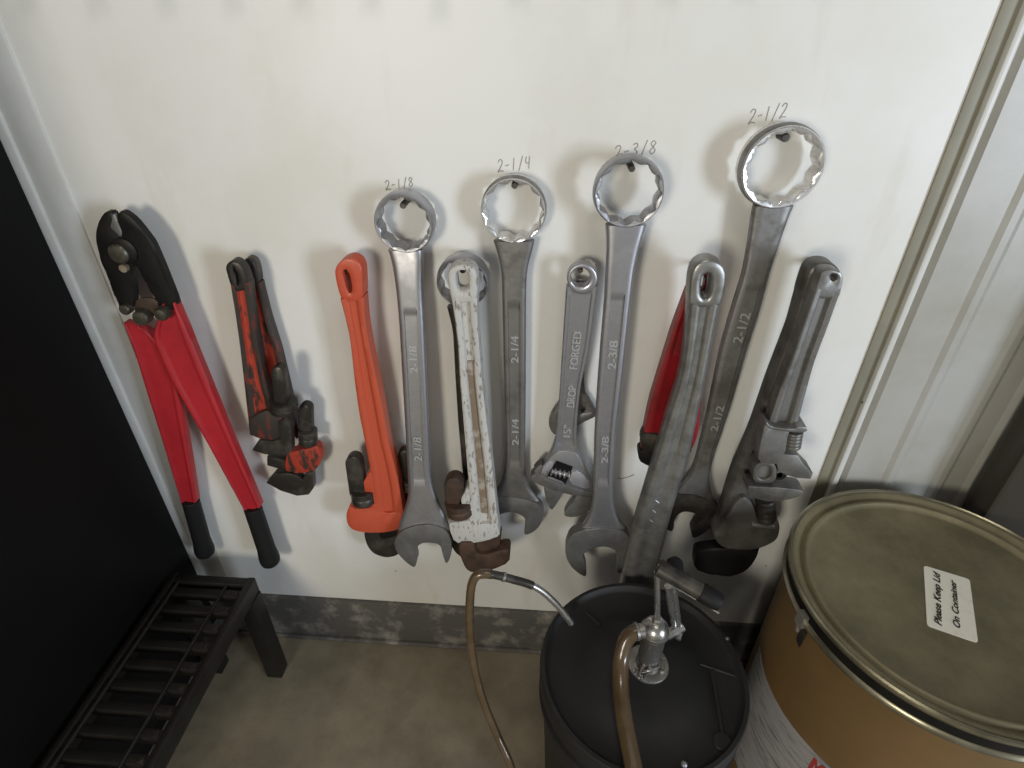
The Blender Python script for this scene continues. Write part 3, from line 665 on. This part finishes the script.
# ------------------------------------------------------------------ bolt cutter
A_ = lambda p: crop(90, 200, 5.91, p)
t = thing('bolt_cutter', W((235, 560), .02), 'long bolt cutter with red handles, black jaws and black grips', 'bolt cutter')
d = .046
plate('jaw', A_([(135, 66), (95, 65), (60, 110), (40, 170), (38, 230), (50, 290), (75, 360), (110, 460), (145, 540), (172, 612), (185, 665), (240, 660), (268, 600), (272, 560), (262, 480), (248, 400), (290, 380), (250, 250), (195, 205), (165, 115)]), d, .012, M['black'], t, 1, .003)
plate('jaw', A_([(165, 85), (185, 62), (215, 72), (270, 115), (330, 190), (375, 250), (402, 310), (440, 400), (480, 500), (517, 592), (520, 640), (450, 660), (405, 605), (350, 510), (310, 450), (283, 388), (240, 380), (225, 300), (200, 215), (172, 130)]), d+.003, .012, M['black'], t, 1, .003)
plate('cutting_edge', A_([(128, 85), (150, 82), (172, 140), (197, 200), (180, 218), (150, 185), (120, 160), (132, 120)]), d+.0035, .006, M['jaw'], t, 1, .0015)
def bolt(name, c, rpx, dd, m, hgt=.008, hexa=False, back=.008):
    C0 = W(c, dd); r = (W((c[0]+rpx, c[1]), dd)-C0).length; bm = bmesh.new()
    add_lathe(bm, [(r, -back), (r, hgt*.6), (r*.85, hgt*.9), (r*.4, hgt)], C0, (0, -1, 0), 6 if hexa else 28)
    return fin(name, bm, M[m], t, 30)
bolt('pivot_washer', A_([(205, 300)])[0], 12.5, d+.003, 'black', .004)
bolt('pivot_bolt', A_([(180, 312)])[0], 9.5, d+.006, 'olive', .009)
bolt('adjusting_screw', A_([(200, 402)])[0], 4, d+.004, 'rustlt', .004)
plate('link_plate', A_([(275, 580), (370, 575), (410, 610), (400, 680), (310, 700), (260, 660)]), d+.003, .004, M['rust'], t, 1)
HL = subdiv([((124.5, 322), (140, 326)), ((127.8, 333), (153, 333)), ((135, 351), (163, 348)), ((143.5, 380), (177, 377)), ((163.8, 443.5), (186.5, 438)), ((183, 506), (197, 501))], 5)
HR = subdiv([((163, 303), (176, 302)), ((160, 318), (181, 315)), ((152, 333), (187.5, 329)), ((156, 346), (194, 346)), ((171.4, 380), (208, 380)), ((207, 441), (232, 438)), ((246.5, 513), (261, 506))], 5)
chan = [(0, .017), (0, .004), (.04, .001), (.10, 0), (.16, .001), (.20, .005), (.80, .005), (.84, .001), (.90, 0), (.96, .001), (1, .004), (1, .017)]
loft('handle', HL, chan, d-.004, M['red'], t)
loft('handle', HR, chan, d+.006, M['red'], t)
bolt('link_bolt', A_([(212, 645)])[0], 5.2, d+.004, 'olive', .006)
bolt('link_bolt', A_([(312, 690)])[0], 7.5, d+.010, 'olive', .010)
bolt('link_bolt', A_([(432, 668)])[0], 6.5, d+.010, 'olive', .010)
def grip(pa, pb, wa, wb, dd):
    a, b = W(pa, dd), W(pb, dd); bm = bmesh.new()
    k = (W((pa[0]+1, pa[1]), dd)-W(pa, dd)).length
    ra, rb = wa*k/2, wb*k/2
    L = (b-a)
    fs = [0, .01, .3, .7, .88, .95, .985, 1]; rs = [ra*.9, ra, ra*1.02, ra*1.05, rb, rb*.93, rb*.7, rb*.15]
    add_tube(bm, [a+L*f for f in fs], rs, 20)
    return fin('grip', bm, M['rubber'], t)
grip((190.5, 500), (206, 555), 15.5, 19, d-.014)
grip((252.5, 507), (271.5, 564), 16.5, 20, d-.004)

# ------------------------------------------------------------------ hooks
for p, dd, lb, rr in (
    ((402.5, 206), .038, 'peg inside the ring right of the orange wrench', .0045),
    ((462.5, 271), .044, 'peg behind the white pipe wrench, carrying the dark ring', .0045),
    ((514.5, 186), .022, 'peg inside the bright ring left of the lettered adjustable wrench', .0045),
    ((632, 169), .052, 'peg inside the ring right of the lettered adjustable wrench', .0045),
    ((786, 138), .024, 'peg inside the largest, tilted ring', .0055),
    ((346.5, 270.5), .044, 'peg in the slot of the orange pipe wrench', .004),
    ((580.5, 271), .032, 'peg in the eye of the adjustable wrench', .004),
    ((707, 278), .062, 'peg in the slot of the long grey pipe wrench', .0028),
    ((829.7, 277), .064, 'peg in the eyes of the two wrenches at far right', .005),
    ((235.5, 270), .046, 'peg in the slot of the small worn red wrenches', .003),
    ((120, 240), .030, 'peg behind the black jaws of the bolt cutter', .004)):
    hook(p, dd, lb, rr)

# ------------------------------------------------------------------ fibre drum
hb = .70; ZL = HC-hb; BX, BY, BR = .8427*hb, .8193*hb, .3018*hb
t = thing('fibre_drum', (BX, BY, 0), 'brown fibreboard drum with a dull metal lid at the right front corner', 'drum')
rb = BR*.955
bm = bmesh.new(); add_lathe(bm, [(rb*.97, 0), (rb, .004), (rb, ZL-.02), (rb*.97, ZL-.015)], (BX, BY, 0), seg=96); fin('barrel', bm, M['card'], t, 30)
bm = bmesh.new(); add_lathe(bm, [(rb*1.012, 0), (rb*1.012, .03), (rb, .032), (rb*.99, 0)], (BX, BY, 0), seg=96); fin('base_rim', bm, M['ringm'], t, 30)
bm = bmesh.new()
add_lathe(bm, [(BR*.985, -.012), (BR*.985, 0), (BR*.965, .002), (BR*.945, .001), (BR*.915, -.006), (BR*.905, -.0065), (BR*.885, -.002), (BR*.872, -.001), (BR*.86, -.003), (BR*.845, -.008), (BR*.82, -.009), (BR*.5, -.0085), (0, -.008)], (BX, BY, ZL), seg=128)
fin('lid', bm, M['lid'], t, 60)
bm = bmesh.new()
pr = [(BR*.975, .001), (BR*.99, .0035), (BR*1.005, .002), (BR*1.008, -.002), (BR*.992, -.006), (BR*.985, -.011), (BR*.985, -.025), (BR*.995, -.029), (BR*1.006, -.0310), (BR*1.004, -.0340), (BR*.985, -.035), (BR*.965, -.032), (BR*.96, -.005), (BR*.975, .001)]
add_lathe(bm, pr, (BX, BY, ZL), seg=128, caps=False); fin('locking_ring', bm, M['ringm'], t, 40)
bm = bmesh.new(); add_lathe(bm, [(BR*.9865, -.0095), (BR*.9875, -.016), (BR*.9865, -.0265), (BR*.98, -.0265), (BR*.98, -.0095), (BR*.9865, -.0095)], (BX, BY, ZL), seg=128, caps=False); fin('ring_groove', bm, M['black'], t)
# clip and hanging tag at the left of the ring
p = atZ(797, 618, ZL-.024); ang = math.atan2(p.y-BY, p.x-BX)
def cyl(a, r, z): return Vector((BX+r*math.cos(a), BY+r*math.sin(a), z))
bm = bmesh.new()
for (a0, a1, z0, z1, r0, r1) in ((-.035, .035, -.040, -.016, .99, 1.03),):
    vs = [cyl(ang+a, BR*r, ZL+z) for r in (r0, r1) for a in (a0, a1) for z in (z0, z1)]
    v = [bm.verts.new(q) for q in vs]
    for f in ((0, 1, 3, 2), (4, 6, 7, 5), (0, 4, 5, 1), (2, 3, 7, 6), (0, 2, 6, 4), (1, 5, 7, 3)): bm.faces.new([v[i] for i in f])
add_tube(bm, [cyl(ang, BR*1.02, ZL-.036), cyl(ang+.01, BR*1.015, ZL-.052)], .003, 8)
fin('ring_clip', bm, M['tape'], t)
bm = bmesh.new(); pts = [(-.03, -.052), (.03, -.052), (.022, -.088), (-.028, -.084)]
fr = [bm.verts.new(cyl(ang+.01+a, rb*1.012, ZL+z)) for a, z in pts]; bk = [bm.verts.new(cyl(ang+.01+a, rb*1.004, ZL+z)) for a, z in pts]
bm.faces.new(fr); bm.faces.new(bk[::-1])
for i in range(4): bm.faces.new((fr[i], bk[i], bk[(i+1) % 4], fr[(i+1) % 4]))
fin('ring_tag', bm, M['dark'], t)
# sticker on the lid
zs = ZL-.0083
q = [atZ(*p, zs) for p in ((923.5, 565.5), (969.5, 579.5), (978, 643.5), (927, 626))]
bm = bmesh.new(); 
qq = []
for i in range(4):
    a, b, c_ = q[i-1], q[i], q[(i+1) % 4]; e0 = (a-b).normalized()*.004; e1 = (c_-b).normalized()*.004
    qq += [b+e0, b+e0*.3+e1*.3, b+e1]
vs = [bm.verts.new(p+Vector((0, 0, .0006))) for p in qq]; f = bm.faces.new(vs)
r = bmesh.ops.extrude_face_region(bm, geom=[f])
for v in r['geom']:
    if isinstance(v, bmesh.types.BMVert): v.co.z -= .0006
stk = fin('lid_sticker', bm, M['paper'], t, 30)
def lidtext(s, a, b, hpx0, hpx1):
    A, B = atZ(*a, zs), atZ(*b, zs); xd = (B-A)
    hh = (atZ(*hpx1, zs)-atZ(*hpx0, zs)).length
    text_obj('sticker_lettering', s, A, xd, (0, 0, 1), hh*1.15, M['ink'], stk, .0012, .30, xd.length, .018)
lidtext('Please Keep Lid', (941.5, 626.5), (939.5, 573.5), (935.5, 600), (941.5, 601))
lidtext('On Container', (960, 629), (955.5, 581.5), (952, 604), (957.5, 605))
# paper label round the side
def hitcyl(px, py, r):
    d_ = ray(px, py); ox, oy = -BX, -BY
    a = d_.x**2+d_.y**2; b = 2*(ox*d_.x+oy*d_.y); c_ = ox*ox+oy*oy-r*r
    disc = b*b-4*a*c_
    if disc < 0: return None
    k = (-b-math.sqrt(disc))/(2*a); return Vector((d_.x*k, d_.y*k, HC+d_.z*k))
rl = rb*1.004
hp = [hitcyl(*p, rl) for p in ((775, 692), (800, 730), (836, 768))]
ztop = sum(p.z for p in hp if p)/max(1, len([p for p in hp if p])) - .010
aR = math.atan2(hp[2].y-BY, hp[2].x-BX)+.9
aL = math.radians(178)
if aR < 0: aR += 2*math.pi
a0, a1 = math.radians(165), math.radians(292)
bm = bmesh.new(); n = 40; ra = []; rbm = []
for k in range(n+1):
    a = a0+(a1-a0)*k/n
    ra.append(bm.verts.new(cyl(a, rl, ztop))); rbm.append(bm.verts.new(cyl(a, rl, ztop-.26)))
ri = [bm.verts.new(cyl(a0+(a1-a0)*k/n, rb*1.0005, ztop)) for k in range(n+1)]; rj = [bm.verts.new(cyl(a0+(a1-a0)*k/n, rb*1.0005, ztop-.26)) for k in range(n+1)]
for k in range(n):
    bm.faces.new((ra[k], ra[k+1], rbm[k+1], rbm[k])); bm.faces.new((ri[k], rj[k], rj[k+1], ri[k+1]))
    bm.faces.new((ra[k], ri[k], ri[k+1], ra[k+1])); bm.faces.new((rbm[k], rbm[k+1], rj[k+1], rj[k]))
lab = fin('side_label', bm, M['label'], t)
# red block printing at the label's upper part
p = hitcyl(818, 764, rl)
if p:
    am = math.atan2(p.y-BY, p.x-BX)
    bm = bmesh.new()
    def blk(pts):
        fr = [bm.verts.new(cyl(am+a, rl+.0012, p.z+z)) for a, z in pts]; bk = [bm.verts.new(cyl(am+a, rl-.001, p.z+z)) for a, z in pts]
        bm.faces.new(fr); bm.faces.new(bk[::-1]); m_ = len(pts)
        for i in range(m_): bm.faces.new((fr[i], bk[i], bk[(i+1) % m_], fr[(i+1) % m_]))
    for off in (0, .13, .26):
        blk([(off-.04, .006), (off-.015, .006), (off-.015, -.03), (off-.04, -.03)]); blk([(off+.025, .006), (off+.05, .006), (off+.05, -.03), (off+.025, -.03)])
        blk([(off-.015, .006), (off+.005, -.008), (off+.025, .006), (off+.025, -.004), (off+.005, -.018), (off-.015, -.004)])
    fin('red_printing', bm, M['redink'], lab)

# ------------------------------------------------------------------ black pail
hk = .88; ZK = HC-hk; KX, KY, KR = .196*hk, .6117*hk, .1867*hk
t = thing('pail', (KX, KY, 0), 'round black plastic pail with a closed lid, standing under the wrenches', 'pail')
bm = bmesh.new()
add_lathe(bm, [(KR*.86, 0), (KR*.87, .004), (KR*.955, ZK-.075), (KR*1.0, ZK-.073), (KR*1.0, ZK-.066), (KR*.965, ZK-.064), (KR*.97, ZK-.02), (KR*.95, ZK-.015)], (KX, KY, 0), seg=96)
fin('pail_body', bm, M['plastic'], t, 30)
bm = bmesh.new()
add_lathe(bm, [(KR*.985, -.036), (KR*1.0, -.036), (KR*1.002, -.004), (KR*.99, 0), (KR*.955, 0), (KR*.94, -.003), (KR*.92, -.008), (KR*.90, -.009), (KR*.6, -.0085), (KR*.58, -.0065), (KR*.3, -.006), (0, -.006)], (KX, KY, ZK), seg=128)
fin('lid', bm, M['plastic'], t, 45)
# moulded marks on the lid
for (x0, y0, x1, y1, rr) in ((712, 672, 724, 745, .004), (700, 664, 735, 676, .0025), (586, 612, 600, 625, .003)):
    bm = bmesh.new(); a, b = atZ(x0, y0, ZK-.009), atZ(x1, y1, ZK-.009); add_tube(bm, [a, b], rr, 10); fin('moulded_rib', bm, M['plastic'], t, 40)
bm = bmesh.new(); a = atZ(722, 742, ZK-.008); add_lathe(bm, [(.014, -.002), (.014, .001), (.012, .003), (.003, .003)], a, seg=24); fin('moulded_boss', bm, M['plastic'], t, 40)
for px, py in ((684, 765), (727, 640)):
    bm = bmesh.new(); a = atZ(px, py, ZK-.004); add_lathe(bm, [(.004, -.004), (.0045, .003), (.002, .005)], a, seg=16); fin('lid_screw', bm, M['satin'], t)

# ------------------------------------------------------------------ hand pump with its hose and spout
F0 = atZ(647.5, 664, ZK-.006); PX, PY = F0.x, F0.y
t = thing('hand_pump', (PX, PY, ZK-.006), 'chrome hand pump with lever and brown hose, mounted on the black pail lid', 'pump')
fr = (atZ(670, 664, ZK)-atZ(628, 664, ZK)).length/2
bm = bmesh.new(); add_lathe(bm, [(fr, 0), (fr, .002), (fr*.96, .003), (0, .0032)], F0, seg=48); fin('flange', bm, M['pump'], t, 30)
def zfor(py, x=PX, y=PY):
    lo, hi = 0, 1.2
    # height above (x, y) that shows at picture row py
    for _ in range(50):
        mid = (lo+hi)/2
        v = Vector((x, y, mid-HC)); fw = Vector((-_sy*_c, _cy*_c, -_s)); dn = Vector((_sy*_s, -_cy*_s, -_c))
        yy = 384 + FPX*v.dot(dn)/v.dot(fw)
        if yy > py: lo = mid
        else: hi = mid
    return (lo+hi)/2
zd = zfor(628); rd = fr*.62
bm = bmesh.new(); add_lathe(bm, [(rd*.95, 0), (rd*.95, .006), (rd*.86, .010), (rd*.86, zd-F0.z-.018), (rd*.92, zd-F0.z-.014), (rd*.98, zd-F0.z-.008)], F0, seg=36); fin('cylinder', bm, M['pump'], t, 30)
bm = bmesh.new()
add_lathe(bm, [(rd*1.02, zd-.010), (rd*1.08, zd-.008), (rd*1.08, zd-.004)] + [(rd*math.cos(a), zd-.004+rd*1.0*math.sin(a)) for a in [math.pi/2*k/10 for k in range(11)]], (PX, PY, 0), seg=40); fin('dome', bm, M['pump'], t, 40)
zt = zd+rd*.95
bm = bmesh.new(); add_lathe(bm, [(.0085, 0), (.0085, .007), (.006, .009), (.004, .009)], (PX, PY, zt-.004), seg=6); fin('packing_nut', bm, M['pump'], t, 30)
for ax_, ay_ in ((.7, -.5), (-.65, -.6), (.5, .75)):
    bm = bmesh.new(); add_lathe(bm, [(.0045, 0), (.0045, .004), (.002, .006)], F0+Vector((ax_*fr*.85, ay_*fr*.85, .002)), seg=6); fin('flange_bolt', bm, M['pump'], t, 30)
# clutter of brackets at the cylinder's foot
bm = bmesh.new(); add_tube(bm, smooth_path([F0+Vector((-rd*.8, -rd*.7, .004)), F0+Vector((-rd*.3, -rd*1.1, .018)), F0+Vector((rd*.5, -rd*.9, .022)), F0+Vector((rd*.9, -rd*.2, .02))], 6), .0022, 8)
add_tube(bm, [F0+Vector((-rd*.4, -rd*1.15, .003)), F0+Vector((-rd*.1, -rd*1.0, .024))], .003, 8); add_tube(bm, [F0+Vector((-rd*.8, -rd*1.0, .003)), F0+Vector((-rd*.6, -rd*.8, .018))], .003, 8)
fin('bracket', bm, M['pump'], t, 40)
# lever: rod, fork, tubular handle with a dark grip
top = atY(657, 572, PY+.005)
bm = bmesh.new(); add_tube(bm, [Vector((PX, PY, zt)), top], .0045, 12); fin('piston_rod', bm, M['pump'], t)
p1 = atY(674, 628, PY+.03); p2 = atY(668, 586, PY+.02)
bm = bmesh.new(); add_tube(bm, [p1, p2], .0055, 10); add_tube(bm, [p1+Vector((.010, 0, -.004)), p2+Vector((.010, .004, -.004))], .004, 10); fin('fork', bm, M['pump'], t)
bm = bmesh.new(); add_tube(bm, [p1+Vector((-.012, -.01, -.006)), p1+Vector((.014, .002, .003))], .0085, 6); add_tube(bm, [p1+Vector((.006, -.012, -.012)), p1+Vector((.012, .0, -.008))], .0045, 10); fin('pivot_bolt', bm, M['pump'], t, 30)
h0 = atY(658, 567, PY+.004); h1 = atY(722, 604, PY-.03)
hd = (h1-h0)
bm = bmesh.new()
for (ra_, rb_) in ((.0125, .0095),):
    n = 24; axn = hd.normalized(); up = axn.orthogonal().normalized(); sd = axn.cross(up)
    R4 = []
    for f_, r_ in ((0.5, .009), (0, .0095), (0, .0125), (.72, .0125), (.72, .009)):
        R4.append([bm.verts.new(h0+hd*f_ + r_*(up*math.cos(2*math.pi*k/n)+sd*math.sin(2*math.pi*k/n))) for k in range(n)])
    for a, b in zip(R4, R4[1:]):
        for k in range(n): bm.faces.new((a[k], a[(k+1) % n], b[(k+1) % n], b[k]))
    bm.faces.new(R4[0][::-1])
fin('lever_tube', bm, M['dark'], t, 40)
bm = bmesh.new(); add_tube(bm, [h0+hd*f for f in (.66, .68, .9, .97, 1.0)], [.0125, .0138, .0138, .012, .004], 24); fin('lever_grip', bm, M['rubber'], t)
bm = bmesh.new(); g0 = h0+hd*.26; add_tube(bm, [g0+Vector((.001, .006, 0)), g0+Vector((.003, .016, .001)), g0+Vector((.004, .024, .002)), g0+Vector((.0045, .028, .0022)), g0+Vector((.0046, .030, .0022))], [.0115, .0120, .0115, .008, .002], 20); fin('lever_knob', bm, M['rubber'], t)
bm = bmesh.new(); add_tube(bm, [h0+hd*.30+Vector((0, -.004, -.014)), h0+hd*.98+Vector((0, -.004, -.016))], .002, 8); fin('lever_edge', bm, M['pump'], t)
# outlet and hose
zo = zd-.004
ov = Vector((PX-rd*1.25, PY-.004, zo-.001))
bm = bmesh.new(); add_tube(bm, [Vector((PX, PY, zo)), ov], .0115, 20); add_tube(bm, [ov+Vector((-.001, 0, 0)), ov+Vector((-.005, -.001, 0))], .0138, 20); fin('outlet', bm, M['pump'], t)
zl = ZK+.0135
pth = [ov+Vector((.002, 0, 0)), ov+Vector((-.008, -.002, -.002)), atZ(625.5, 641, zo-.014), atZ(621, 660, zl+.035), atZ(620.5, 685, zl+.018), atZ(623.5, 715, zl+.008), atZ(628.5, 742, zl+.002), atZ(634, 770, zl), atZ(637, 795, zl)]
e = pth[-1]
pth += [Vector((e.x+.002, e.y-.035, ZK-.01)), Vector((e.x-.005, e.y-.05, .16)), Vector((e.x-.05, e.y-.055, .03)), Vector((e.x-.10, e.y-.02, .014))]
bm = bmesh.new(); add_tube(bm, smooth_path(pth, 8), .0122, 18); fin('thick_hose', bm, M['hose'], t)
e2 = pth[-1]; f1 = atY(512, 770, .43)
bm = bmesh.new(); add_tube(bm, [e2+Vector((.012, -.003, 0)), e2+Vector((-.02, .01, .001))], .0135, 16); fin('hose_coupling', bm, M['pump'], t)
pth = [e2+Vector((-.012, .006, 0)), e2+Vector((-.04, .025, .006)), Vector((f1.x+.02, f1.y-.012, f1.z*.5)), f1, atY(497, 735, .455), atY(483, 700, .475), atY(474, 665, .495), atY(470, 630, .505), atY(470, 600, .512), atY(472.5, 582, .515), atY(479, 574.5, .517), atY(491, 574, .518)]
bm = bmesh.new(); add_tube(bm, smooth_path(pth, 8), .0064, 16); fin('hose', bm, M['hose'], t)
sp = [atY(489, 574, .518), atY(498, 575.5, .519), atY(513, 579.5, .52), atY(530, 584.5, .521), atY(543, 592, .522), atY(556, 604, .523), atY(565, 615, .524), atY(571, 623, .525)]
bm = bmesh.new(); spp = smooth_path(sp, 6); add_tube(bm, spp[:20], [.0058 if k > 2 else .0066 for k in range(20)], 14); fin('spout_ferrule', bm, M['dark'], t)
bm = bmesh.new(); add_tube(bm, spp[14:], .0048, 14); fin('spout', bm, M['pump'], t)
bm = bmesh.new(); a = spp[8]; b = spp[9]; add_tube(bm, [a, b], .0068, 14); fin('hose_clamp', bm, M['pump'], t)

# ------------------------------------------------------------------ black slatted stand and the cabinet on the left
lg = atZ(288, 664, 0)
zt = zfor(577, lg.x, lg.y)
XL = -.775; XR = lg.x; YB = lg.y
t = thing('slatted_stand', ((XL+XR)/2, YB-.25, 0), 'low black steel stand with a slatted top beside the black cabinet', 'stand')
YF = YB-.62; a_ = XL+.012
bm = bmesh.new(); add_box(bm, (XR-.016, YF, zt-.040), (XR-.001, YB-.001, zt), .002); fin('frame_rail', bm, M['blacksteel'], t)
bm = bmesh.new(); add_box(bm, (a_, YF, zt-.040), (a_+.012, YB, zt), .002); fin('frame_rail', bm, M['blacksteel'], t)
bm = bmesh.new(); add_box(bm, (a_+.001, YB-.020, zt-.038), (XR-.003, YB-.002, zt-.0008), .002); fin('frame_rail', bm, M['blacksteel'], t)
ns = 15; pit = .0385
for k in range(ns):
    y = YB-.030-pit*k
    bm = bmesh.new(); add_box(bm, (a_+.01, y-.016, zt-.026), (XR-.016, y, zt-.006), .002); fin('slat', bm, M['blacksteel'], t)
    bm = bmesh.new(); add_box(bm, (XR-.032, y-.013, zt-.0075), (XR-.022, y-.004, zt-.004), .001); fin('weld_tab', bm, M['dark'], t)
for f in (.12, .70):
    xx = a_+(XR-a_)*f; bm = bmesh.new(); add_tube(bm, [(xx, YF+.01, zt-.004), (xx, YB-.01, zt-.004)], .0030, 8); fin('tie_rod', bm, M['blacksteel'], t)
for x0, y1 in ((XR-.035, YB), (a_, YB), (XR-.035, YF+.035), (a_, YF+.035)):
    bm = bmesh.new(); add_box(bm, (x0, y1-.035, 0), (x0+.035, y1, zt-.042), .002); fin('leg', bm, M['blacksteel'], t)
t = thing('cabinet', (XL-.3, .5, 0), 'tall black cabinet at the left edge of the photo', 'cabinet')
bm = bmesh.new(); add_box(bm, (XL-.60, .20, .06), (XL, WY-.012, 1.75), .004); fin('carcass', bm, M['blackpaint'], t)
bm = bmesh.new(); add_box(bm, (XL-.58, .23, 0), (XL-.02, WY-.04, .06), .002); fin('plinth', bm, M['blackpaint'], t)
bm = bmesh.new(); add_box(bm, (XL-.597, .182, .07), (XL-.303, .199, 1.74), .003); fin('door', bm, M['blackpaint'], t)
bm = bmesh.new(); add_box(bm, (XL-.297, .182, .07), (XL-.003, .199, 1.74), .003); fin('door', bm, M['blackpaint'], t)
# dark column to the right behind the drum
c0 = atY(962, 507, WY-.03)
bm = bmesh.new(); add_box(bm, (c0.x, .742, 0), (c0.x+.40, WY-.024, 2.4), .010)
o = fin('steel_column', bm, M['columnpaint']); tag(o, 'dark steel column against the ribbed wall, behind the drum at the right edge', 'column')
# tools of the row above, only their lower ends' shadows reach down the wall

for k, (px, py) in enumerate([(57, 26), (125, 27), (190, 28), (254, 28), (319, 27), (385, 27), (450, 34), (525, 20), (597, 10), (668, 17), (740, 16), (815, 11)]):
    p = atY(px, py, WY); dpt = .034; zb = p.z + .052; xs = p.x - .002
    t = thing('combination_wrench', (xs, WY-dpt, zb), 'small open end wrench in the row hung above the photo, only its shadow seen', 'wrench', 'small wrenches in the row above')
    bm = bmesh.new(); add_plate(bm, [Vector((xs+a, WY-dpt, zb+b)) for a, b in chaikin([(-.006, .16), (.006, .16), (.0055, .035), (.0048, .026), (-.0048, .026), (-.0055, .035)], 1)], .006, .001); fin('shank', bm, M['satin'], t)
    bm = bmesh.new(); add_plate(bm, [Vector((xs+a, WY-dpt-.001, zb+b)) for a, b in chaikin([(-.011, .010), (-.009, .0), (-.0052, .0), (-.0052, .012), (.0052, .012), (.0052, .0), (.009, .0), (.011, .010), (.0095, .022), (.005, .030), (-.005, .030), (-.0095, .022)], 1)], .008, .001); fin('open_end', bm, M['satin'], t)
    bm = bmesh.new(); n = 28; rg = []
    for r_, y_ in ((.008, .003), (.008, -.006), (.012, -.006), (.013, -.003), (.013, .003), (.008, .003)):
        rg.append([bm.verts.new((xs+r_*math.cos(2*math.pi*q/n), WY-dpt+.003+y_, zb+.168+r_*math.sin(2*math.pi*q/n))) for q in range(n)])
    for a, b in zip(rg, rg[1:]):
        for q in range(n): bm.faces.new((a[q], a[(q+1) % n], b[(q+1) % n], b[q]))
    fin('box_end', bm, M['satin'], t)
    bm = bmesh.new(); add_tube(bm, [(xs, WY+.01, zb+.172), (xs, WY-dpt-.006, zb+.172)], .0035, 10)
    o = fin('wall_hook', bm, M['dark']); tag(o, 'peg for a small wrench in the row above the photo', 'hook', 'pegs of the row above')
